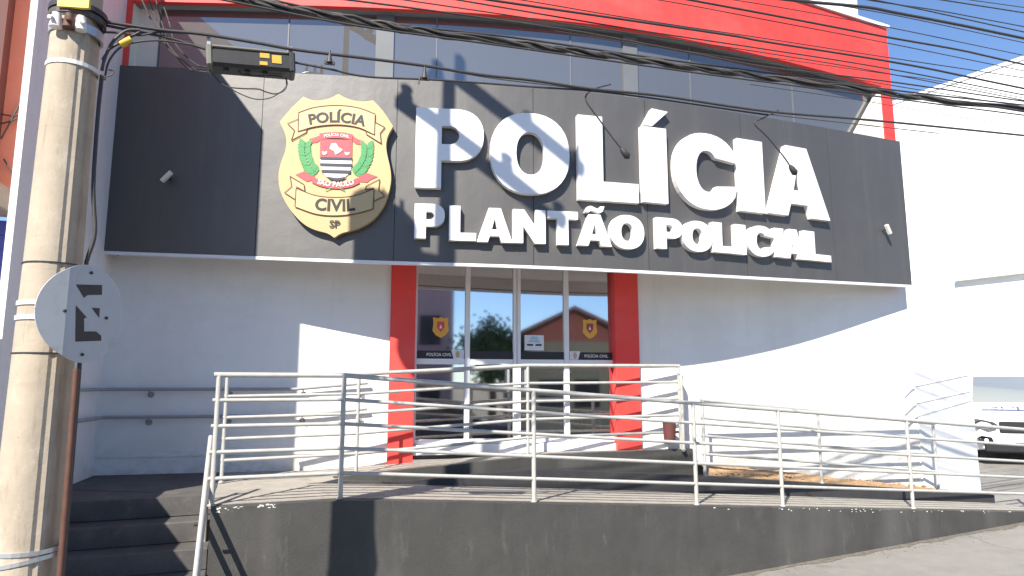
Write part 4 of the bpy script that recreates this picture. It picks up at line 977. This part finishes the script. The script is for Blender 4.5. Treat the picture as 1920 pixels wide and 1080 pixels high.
def strap(py, h=0.018, m=None, tilt=0.0, ex=0.006, name='strap'):
    z = zpole(py); mb = MB(); n = 28; vv = []
    for (dr, dz) in ((ex, 0), (ex, h), (-0.004, h), (-0.004, 0)):
        for k in range(n):
            t = 2*math.pi*k/n; r = prad(z)+dr; vv.append(PO+V(math.cos(t)*r, math.sin(t)*r, z+dz+tilt*math.cos(t)))
    ff = [(a*n+k, a*n+(k+1) % n, ((a+1) % 4)*n+(k+1) % n, ((a+1) % 4)*n+k) for a in range(4) for k in range(n)]
    mb.add(vv, ff); return mb.build(name, m or M['steel'], pole)
strap(112, 0.022, M['crest_white']); strap(490, 0.006, M['box']); strap(662, 0.006, M['box'])
strap(1046, 0.02); strap(1068, 0.02, tilt=0.03)
strap(48, 0.05, M['steel'], ex=0.010, name='clamp_band'); strap(18, 0.03, M['cablegrey'], ex=0.018, name='cable_wrap'); strap(5, 0.03, M['cable'], ex=0.022, name='cable_wrap')
zc = zpole(40)
for t_, m_ in ((-95, M['crest_white']), (-50, M['crest_white']), (-70, M['rust'])):
    t = math.radians(t_); c = PO+V(math.cos(t), math.sin(t), 0)*(prad(zc)+0.03); c.z = zc
    MB().tube([c-V(0, 0, 0.035), c+V(0, 0, 0.045)], [0.032, 0.022], 10).tube([c-V(math.cos(t)*0.03, math.sin(t)*0.03, 0), c+V(math.cos(t)*0.05, math.sin(t)*0.05, 0)], 0.012, 8).build('insulator', m_, pole)
t = math.radians(-72); c = PO+V(math.cos(t), math.sin(t), 0)*(prad(zc)+0.02); c.z = zpole(6)
MB().box(c-V(0.06, 0, 0.02), V(0.16, 0.02, 0), V(0, -0.02, 0), V(0, 0, 0.05)).build('warning_tag', M['yellow'], pole)
# double cross arms with braces and pole-top gear above the frame (their shadows fall on the fascia)
ad = V(0.70, -0.72, 0).normalized(); ap = V(0.72, 0.70, 0)
for zz, a0, a1 in ((CZ+7.25, -0.35, 1.45), (CZ+6.45, -0.55, 1.25)):
    MB().bar(PO+ad*a0-ap*0.0+V(0, 0, zz), PO+ad*a1+V(0, 0, zz), 0.10, 0.12).build('cross_arm', M['concrete'], pole)
    for q in (a0+0.1, a1-0.1, (a0+a1)/2+0.3):
        c = PO+ad*q+V(0, 0, zz+0.06)
        MB().tube([c, c+V(0, 0, 0.06), c+V(0, 0, 0.10), c+V(0, 0, 0.16), c+V(0, 0, 0.2)], [0.02, 0.07, 0.045, 0.065, 0.02], 10).build('pin_insulator', M['brown'], pole)
tc_ = PO+V(-0.60, 0.05, 0)
MB().tube([tc_+V(0, 0, CZ+4.55), tc_+V(0, 0, CZ+4.6), tc_+V(0, 0, CZ+5.3), tc_+V(0, 0, CZ+5.36)], [0.26, 0.33, 0.33, 0.24], 20).build('transformer', M['steel'], pole)
MB().bar(PO+V(0, 0, CZ+5.0), tc_+V(0, 0, CZ+5.0), 0.08, 0.08).build('transformer_bracket', M['steel'], pole)
for q in (-0.14, 0, 0.14):
    MB().tube([tc_+V(q, 0, CZ+5.3), tc_+V(q, 0, CZ+5.6)], [0.04, 0.02], 8).build('bushing', M['brown'], pole)

# conduit and cable down the right side of the pole
cd = MB(); cpt = []
for py in (690, 800, 900, 1000, 1085, 1250):
    z = zpole(py, 150); r = prad(z)+0.03; a = math.radians(-2); cpt.append(PO+V(math.cos(a)*r, math.sin(a)*r, z))
tag(MB().tube(cpt, 0.016, 10).build('conduit', M['rust']), 'rusty brown conduit running down the right side of the pole', 'conduit')
cpt = []
for py, dr in ((112, 0.02), (200, 0.015), (330, 0.02), (420, 0.045), (470, 0.02), (500, 0.015), (680, 0.02), (900, 0.02), (1250, 0.015)):
    z = zpole(py, 170); r = prad(z)+dr; a = math.radians(14); cpt.append(PO+V(math.cos(a)*r, math.sin(a)*r, z))
tag(MB().tube(smooth_pts(cpt, 6), 0.012, 6).build('down_cable', M['cable']), 'black cable stapled down the shaded side of the pole', 'cable')

# round traffic sign strapped to the pole, seen from an angle
sd = thing('traffic_sign', 'round grey no parking sign with cut letter E strapped to the pole', 'sign')
sc_ = at(163, 588, 3.44)
sd.location = sc_
nrm = V(math.cos(math.radians(-11)), math.sin(math.radians(-11)), 0); tdr = V(-nrm.y, nrm.x, 0)      # tdr points away from the viewer: photo left is -tdr
if tdr.y < 0: tdr = -tdr
R = 0.25
def SF(u, v, w_):      # u to the right in the picture
    bend = 0.0
    uu = u
    if u < -0.12: bend = -(-0.12-u)*0.42
    return sc_+tdr*uu+V(0, 0, v)+nrm*(w_+bend)
mbd = MB(); nr = 40
vv = []; ff = []
NX = 36
cols = []
for i in range(NX+1):
    u = -R*math.cos(math.pi*i/NX); h = math.sqrt(max(0, R*R-u*u)); cols.append((u, max(h, 0.002)))
for (w0) in (0.0, -0.004):
    for u, h in cols: vv += [SF(u, -h, w0), SF(u, h, w0)]
n2 = len(cols)*2
for i in range(NX):
    ff += [(2*i, 2*i+2, 2*i+3, 2*i+1), (n2+2*i, n2+2*i+1, n2+2*i+3, n2+2*i+2), (2*i, n2+2*i, n2+2*i+2, 2*i+2), (2*i+1, 2*i+3, n2+2*i+3, n2+2*i+1)]
mbd.add(vv, ff); mbd.build('disc', M['signback'], sd)
SL_ = (sc_.y-sc_.x*tdr.y/tdr.x, tdr.y/tdr.x)
def sgn(pts, m, name, lay=0.0015):
    sx_, sz_ = 2*R/ (213-80), 2*R/(686-490)
    q = []
    for x, y in pts:
        p_ = on(x/3.6, 470+y/3.6, SL_)-sc_; q.append((p_.dot(tdr), p_.z))
    return MB().prism([q], SF, 0.0006, 0.0006+lay).build(name, m, sd)
sgn([(512, 228), (687, 232), (687, 298), (590, 300), (566, 318)], M['ink'], 'letter_piece')
sgn([(512, 370), (585, 452), (566, 456), (566, 545), (648, 545), (682, 575), (682, 608), (508, 614)], M['ink'], 'letter_piece')
sgn([(618, 386), (672, 388), (668, 452)], M['ink'], 'letter_piece')
for x, y in ((604, 128), (590, 718), (432, 425), (762, 440)):
    q = ((x/3.6-167)*R/88.0, (588-(470+y/3.6))*R/97.5)
    MB().tube([SF(q[0], q[1], 0.0), SF(q[0], q[1], 0.008)], 0.008, 8).build('bolt', M['ink'], sd)
for py in (570, 598):
    z = zpole(py); n = 20; vv = []
    for (dr, dz) in ((0.008, 0), (0.008, 0.022), (-0.002, 0.022), (-0.002, 0)):
        for k in range(n+1):
            t = math.radians(-190+205*k/n); r = prad(z)+dr; vv.append(PO+V(math.cos(t)*r, math.sin(t)*r, z+dz))
    MB().add(vv, [(a*(n+1)+k, a*(n+1)+k+1, ((a+1) % 4)*(n+1)+k+1, ((a+1) % 4)*(n+1)+k) for a in range(4) for k in range(n)]).build('strap', M['crest_white'], sd)

# ------------------------------------------------------------------ overhead cables in the plane of the poles
def cline(off): return (3.60+0.386*2.50+off*1.07, 0.386)
def cable(pts, px_w, label, off=0.0, name='overhead_cable', m=None, group='overhead cables along the street', ext=(2.0, 6.0), parent=None, cat='cable'):
    L2 = cline(off); P3 = [on(x, y, L2) for x, y in pts]
    if ext[0]: d_ = (P3[0]-P3[1]).normalized(); P3 = [P3[0]+d_*ext[0]]+P3
    if ext[1]: d_ = (P3[-1]-P3[-2]).normalized(); P3 = P3+[P3[-1]+d_*ext[1]]
    q = smooth_pts(P3, 6); r = px_w/2/F*5.1
    o = MB().tube(q, r, 6).build(name, m or M['cable'], parent)
    if parent is None: tag(o, label, cat, group)
    return o
# thick lashed bundle
bd = thing('cable_bundle', 'thickest lashed bundle of black cables crossing in front of the red parapet and glass', 'cable bundle', tuple(on(960, 80, cline(0))))
base = [(380, -26), (480, 4), (590, 24), (700, 44), (800, 60), (960, 80), (1080, 97), (1200, 113), (1320, 130), (1440, 146), (1600, 166), (1700, 180), (1920, 206)]
random.seed(21)
for k in range(9):
    ph = random.uniform(0, 6.28); L2 = cline(0.0); pts = []
    P3 = [on(x, y, L2) for x, y in base]; d_ = (P3[0]-P3[1]).normalized(); P3 = [P3[0]+d_*2]+P3; d_ = (P3[-1]-P3[-2]).normalized(); P3.append(P3[-1]+d_*6)
    for i, p_ in enumerate(smooth_pts(P3, 9)):
        a = ph+i*0.35+k; rr = 0.015+0.008*math.sin(i*0.7+k*2)
        pts.append(p_+V(0, math.cos(a)*rr, math.sin(a)*rr+0.004*math.sin(i*1.3+k)))
    MB().tube(pts, random.uniform(0.007, 0.0115), 6).build('strand', M['cable'] if k % 3 else M['cablegrey'], bd)
CL = ['black cable running low along the middle of the red parapet, right above its twin', 'thin black cable along the red parapet, lower twin of the pair',
      'hair thin cable along the upper middle of the red parapet', 'stout black cable crossing the upper right corner of the red parapet',
      'stoutest single cable across the blue sky, clear of the red parapet', 'thin cable just under the stoutest sky cable',
      'thin cable just above the stoutest sky cable', 'medium cable crossing the top of the blue sky', 'topmost thin cable in the corner of the blue sky',
      'hair thin cable across the white rear block and the blue sky']
cable([(178, 38), (300, 56), (380, 64), (480, 80), (560, 94), (700, 111), (800, 124), (900, 140), (1000, 151), (1110, 167), (1240, 180), (1440, 209), (1640, 226), (1920, 254)], 5, 'messenger cable from the pole clamp passing above the black splice box', ext=(0, 6), off=-0.02)
cable([(245, 57), (320, 72), (385, 92)], 4, 'short black cable entering the left end of the splice box', ext=(0.3, 0), off=0.0)
cable([(552, 117), (620, 130), (690, 144), (820, 150), (1000, 163), (1160, 176), (1440, 216)], 3.5, 'black cable leaving the right end of the splice box along the fascia top', ext=(0, 0), off=0.0)
cable([(800, 124), (920, 146), (1060, 163), (1220, 184), (1440, 214), (1600, 232), (1760, 250)], 2.4, 'thin grey cable running just under the messenger cable', ext=(0, 0), off=0.03, m=M['cablegrey'])
for i, (pts, wd_) in enumerate([
    ([(780, -22), (960, 6), (1200, 41), (1380, 68), (1440, 79), (1700, 121), (1920, 166)], 4.5),
    ([(860, 0), (960, 17), (1180, 54), (1440, 93), (1660, 128), (1920, 178)], 3.0),
    ([(900, -12), (985, 1), (1200, 37), (1440, 73), (1660, 107), (1920, 146)], 2.4),
    ([(1200, -19), (1300, 1), (1440, 27), (1660, 69), (1800, 94), (1920, 121)], 5.0),
    ([(1380, -14), (1490, 1), (1620, 13), (1680, 24), (1800, 47), (1920, 72)], 6.5),
    ([(1440, -12), (1560, 8), (1700, 33), (1920, 80)], 2.4),
    ([(1520, -22), (1640, 2), (1760, 20), (1920, 50)], 2.8),
    ([(1640, -20), (1780, 2), (1920, 24)], 3.2),
    ([(1700, -18), (1820, 0), (1920, 14)], 2.4),
    ([(1280, -14), (1440, 10), (1660, 50), (1920, 104)], 2.2)]):
    cable(pts, wd_, CL[i], off=[-0.25, -0.1, 0.12, 0.2, -0.3, 0.3, 0.1, -0.15, 0.25, 0.05][i])
for i, (pts, wd_, lb_) in enumerate([
    ([(520, 2), (620, 24), (760, 48), (960, 70), (1200, 105), (1440, 137), (1700, 172), (1920, 197)], 4.0, 'black cable hugging the upper side of the thick bundle'),
    ([(470, 10), (600, 36), (720, 56), (900, 80), (1100, 108), (1330, 140), (1560, 170), (1920, 216)], 3.4, 'black cable hugging the lower side of the thick bundle'),
    ([(1100, -20), (1260, 4), (1440, 38), (1660, 80), (1920, 133)], 2.4, 'hair thin cable between the two stout cables on the red parapet'),
    ([(1560, -14), (1700, 12), (1920, 60)], 3.0, 'thin cable squeezed between the stout sky cables at upper right'),
    ([(1660, 138), (1760, 152), (1920, 184)], 2.0, 'hair thin cable in front of the white neighbour roof edge'),
    ([(1100, 50), (1440, 100), (1660, 137), (1920, 188)], 2.6, 'thin cable along the bottom edge of the red parapet')]):
    cable(pts, wd_, lb_, off=[0.05, -0.04, 0.3, -0.2, 0.28, 0.18][i])
C2 = 'thin cable sloping along the lower red edge above the thick bundle'
cable([(640, -2), (780, 16), (960, 41), (1100, 62), (1300, 100), (1440, 126), (1660, 152), (1920, 190)], 3.6, C2, off=0.15)
cable([(1040, 58), (1200, 84), (1440, 119), (1660, 158), (1920, 200)], 2.2, 'hair thin cable starting mid span just above the thick bundle', off=0.2, ext=(0, 6))
cable([(1440, 163), (1600, 186), (1700, 203), (1920, 240)], 1.6, 'hair thin cable between the bundle and the messenger cable at right', off=0.22, ext=(0.2, 6))
# vertical drop wires by the left jamb
for i, (pts, lb_) in enumerate([([(262, -10), (280, 30), (300, 66), (322, 98), (350, 118)], 'leftmost drop wire beside the red frame leg'),
                 ([(300, -10), (318, 44), (330, 84), (366, 120), (396, 128)], 'rightmost drop wire slanting over the upper glass edge'), ([(275, -10), (295, 40), (312, 78), (340, 112), (372, 134)], 'dark drop wire hanging along the left edge of the upper glass'),
                 ([(290, -10), (306, 50), (322, 92), (352, 128), (392, 136)], 'paler drop wire hanging beside the dark drop wire')]):
    cable(pts, 2.4, lb_, off=0.08+0.03*i, m=M['cablegrey'], ext=(1.5, 0), group=None, name='drop_wire')
# service leads curving from the pole
cable([(191, 132), (197, 108), (212, 78), (236, 58), (262, 56)], 4.5, 'black service lead arching out from the pole top right', off=-0.05, ext=(0, 0), group=None, name='service_lead')
sl2 = cable([(192, 112), (206, 92), (222, 82), (240, 72), (262, 60)], 3.6, 'black service lead with a yellow tag beside the pole', off=-0.02, ext=(0, 0), group=None, name='service_lead')
cable([(196, 150), (203, 118), (222, 92), (250, 80), (300, 76), (360, 84)], 3.0, 'sagging black lead from the pole towards the splice box', off=-0.03, ext=(0, 0), group=None, name='service_lead')
cable([(188, 60), (230, 62), (262, 66), (300, 60), (340, 62)], 3.0, 'short black lead tied under the messenger cable at the pole', off=-0.01, ext=(0, 0), group=None, name='service_lead')
p0, p1 = on(224, 84, cline(-0.03)), on(246, 74, cline(-0.03))
MB().tube([p0, p1], 0.022, 6).build('yellow_tag', M['yellow'], sl2)
tag(MB().tube(smooth_pts([on(190, 140, cline(-0.05)), on(198, 144, cline(-0.05)), on(210, 140, cline(-0.05)), on(212, 133, cline(-0.05)), on(203, 131, cline(-0.05))], 5), 0.004, 5).build('wire_curl', M['cablegrey']), 'tiny curl of loose wire at the pole edge', 'wire')
# splice box
cb = cline(0.0)
sb = thing('splice_box', 'black cable splice box with orange labels hanging from the messenger cable', 'splice box', tuple(on(470, 118, cb)))
b0, b1 = on(392, 110, cb), on(548, 124, cb); bdir = (b1-b0).normalized(); bup = V(0, 0, 1); bfr = bdir.cross(bup).normalized()
if bfr.y > 0: bfr = -bfr
bup = bfr.cross(bdir).normalized()
if bup.z < 0: bup = -bup
Lb = (b1-b0).length; h2 = 0.066
prof = [(-0.06, -h2), (0.05, -h2), (0.065, -h2*0.7), (0.065, h2*0.45), (0.045, h2*0.75), (-0.045, h2*0.75), (-0.065, h2*0.4)]
def SB(l, a, b_): return b0+bdir*l+bfr*a+bup*b_
v = [SB(l, a, b_) for l in (0.0, Lb) for a, b_ in prof]; k = len(prof)
mesh('box_body', v, [(i, (i+1) % k, k+(i+1) % k, k+i) for i in range(k)]+[tuple(range(k)), tuple(range(k, 2*k))], M['box'], sb)
MB().box(SB(0.02, -0.05, h2*0.76), bdir*(Lb-0.04), bfr*0.11, bup*0.018).build('lid', M['boxtop'], sb, bevel=0.006)
for l in (-0.012, Lb-0.02): MB().box(SB(l, -0.072, -h2*1.05), bdir*0.034, bfr*0.145, bup*(h2*2.0)).build('end_cap', M['boxtop'] if l < 0 else M['box'], sb, bevel=0.008)
for l, z_, w_, hh in ((Lb*0.60, 0.006, 0.055, 0.030), (Lb*0.595, -0.040, 0.045, 0.022), (Lb*0.745, -0.022, 0.055, 0.052)):
    MB().box(SB(l, 0.0655, z_), bdir*w_, bfr*0.003, bup*hh).build('orange_label', M['orange'], sb)
for l, zt in ((0.0, 0.125), (Lb-0.005, 0.115)): MB().bar(SB(l, 0.0, h2*0.7), SB(l, 0.0, zt+0.01), 0.012, 0.02).build('hanger', M['steel'], sb)
for l in (0.08, 0.20, 0.30): MB().box(SB(l, 0.0, -h2-0.014), bdir*0.03, bfr*0.03, bup*0.014).build('gland', M['box'], sb)
def loop(pts, wd_, lb_):
    q = smooth_pts([on(x, y, cb) for x, y in pts], 6); tag(MB().tube(q, wd_/2/F*4.6, 6).build('cable_loop', M['cable']), lb_, 'cable', 'cable loops under the splice box')
loop([(536, 146), (538, 158), (532, 170), (516, 176), (498, 172), (484, 167), (455, 166), (428, 163), (412, 154), (398, 138), (393, 130)], 2.6, 'upper slack cable loop hanging below the splice box')
loop([(537, 150), (536, 162), (524, 174), (505, 184), (480, 186), (455, 178), (432, 166), (415, 156), (400, 140)], 2.0, 'lower slack cable loop hanging below the splice box')
loop([(446, 133), (456, 140), (480, 142), (512, 142), (530, 144)], 2.4, 'short cable close under the splice box belly')
# small fittings on the messenger cable
def fitting(px, py, lb_, tail):
    p_ = on(px, py, cline(-0.02)); r = thing('cable_fitting', lb_, 'cable fitting', tuple(p_))
    MB().tube([p_+V(0, 0, 0.05), p_, p_-V(0, 0, 0.035)], [0.006, 0.014, 0.022], 8).build('clamp', M['cable'], r)
    MB().box(p_-V(0.03, 0.012, 0.045), V(0.06, 0.012, 0), V(0, 0.02, 0), V(0, 0, 0.022)).build('foot', M['box'], r)
    if tail: MB().tube(smooth_pts([p_-V(0, 0, 0.03)]+[on(x, y, cline(-0.02)) for x, y in tail], 4), 0.005, 5).build('tail', M['cable'], r)
fitting(618, 108, 'small bell shaped fitting on the messenger cable right of the splice box', None)
fitting(796, 138, 'small fitting with a hanging tail on the messenger cable above the shield', [(788, 146), (785, 158)])
# shadows of cable tails and clamps, built as solid black leads before the fascia
for (pts, lb_) in (([(1145, 158), (1112, 168), (1098, 186), (1122, 222), (1150, 260), (1166, 280)], 'shadow of a cable tail and clamp built as a black lead before the big letter L'),
                   ([(1460, 206), (1430, 222), (1415, 232), (1440, 258), (1468, 292), (1482, 312)], 'shadow of a cable tail and clamp built as a black lead before the big letter A')):
    L2 = cline(0.02); q = [on(x, y, L2) for x, y in pts]
    r = thing('tail_shadow', lb_, 'cable', tuple(q[0])); MB().tube(smooth_pts(q, 5), 0.0062, 6).build('lead', M['cable'], r)
    d_ = (q[-1]-q[-2]).normalized(); e = q[-1]
    MB().tube([e-d_*0.01, e+d_*0.02, e+d_*0.07, e+d_*0.09], [0.012, 0.024, 0.028, 0.006], 6).build('clamp', M['cable'], r)

# ------------------------------------------------------------------ across the street (shows in the glass)
def gable_house(label, u0, u1, n0, n1, hw, hr, wallm):
    o = S((u0+u1)/2, n0, gz((u0+u1)/2)); h = thing('house', label, 'house', tuple(o)); g = gz((u0+u1)/2)
    box('wall', S(u0, n0, g-0.3), U*(u1-u0), -Nn*(n0-n1), V(0, 0, hw+0.3), wallm, h)
    um = (u0+u1)/2; e = 0.4
    A_ = [S(u0-e, n0+e, g+hw), S(um, n0+e, g+hr), S(u1+e, n0+e, g+hw), S(u0-e, n1-e, g+hw), S(um, n1-e, g+hr), S(u1+e, n1-e, g+hw)]
    B_ = [p_+V(0, 0, 0.14) for p_ in A_]
    mesh('roof', A_+B_, [(0, 1, 4, 3), (1, 2, 5, 4), (6, 9, 10, 7), (7, 10, 11, 8), (0, 6, 7, 1), (1, 7, 8, 2), (3, 4, 10, 9), (4, 5, 11, 10), (0, 3, 9, 6), (2, 8, 11, 5)], M['tile'], h)
    mesh('gable', [S(u0, n0+0.003, g+hw), S(u1, n0+0.003, g+hw), S(um, n0+0.003, g+hr-0.12)], [(0, 1, 2)], M['orangewall'], h, solid_normals=False)
    for k in range(3):
        uw = u0+(u1-u0)*(0.2+0.3*k)
        w_ = box('window', S(uw, n0+0.004, g+0.9), U*1.1, Nn*0.03, V(0, 0, 1.2), M['carblack'], h)
    return h
gable_house('yellow house with orange tiled gable across the street, mirrored in the right panes', 2.4, 7.6, -19.0, -27, 3.75, 5.15, M['housewall'])
pk = thing('pink_block', 'tall pinkish building across the street mirrored in the leftmost pane', 'building', tuple(S(-5, -22, 0)))
box('wall', S(-11, -22, 0), U*10.6, -Nn*9, V(0, 0, 14), M['pinkwall'], pk)
for i in range(6):
    for j in range(4): box('window', S(-10.4+i*1.7, -21.997, 1.2+j*3.1), U*1.0, Nn*0.03, V(0, 0, 1.4), M['carblack'], pk)
random.seed(9)
def tree(label, o, h, cr, nleaf=1400):
    t = thing('tree', label, 'tree', tuple(o)); o = Vector(o)
    MB().tube([o-V(0, 0, 0.2), o+V(0.1, 0, h*0.3), o+V(0.0, 0.1, h*0.6)], [0.22, 0.16, 0.10], 8).build('trunk', M['bark'], t)
    lm = MB(); cl_ = []
    for k in range(16):
        d_ = V(random.gauss(0, 1), random.gauss(0, 1), random.gauss(0, 0.7)).normalized()*cr*random.uniform(0.3, 0.9); cl_.append(o+V(0, 0, h*0.68)+d_)
    for k in range(6): lm.tube([o+V(0, 0, h*0.42), cl_[k]], [0.07, 0.02], 5)
    lm.build('limbs', M['bark'], t)
    cr_ = MB()
    for k in range(nleaf):
        c = random.choice(cl_)+V(random.gauss(0, 1), random.gauss(0, 1), random.gauss(0, 0.8))*cr*0.24
        a = V(random.gauss(0, 1), random.gauss(0, 1), random.gauss(0, 1)).normalized()*0.10; b = a.orthogonal().normalized()*0.055
        cr_.add([c-a, c+b, c+a, c-b], [(0, 1, 2, 3)])
    cr_.build('crown', M['leaf'], t)
tree('leafy street tree across the road mirrored in the second pane', S(1.3, -17.5, gz(1.3)), 4.9, 1.35, 3600)
suv('dark grey car parked across the road mirrored in the left doors', S(2.0, -11.2, gz(2.0)-0.15), U, M['graycar'], police=False, name='parked_car')
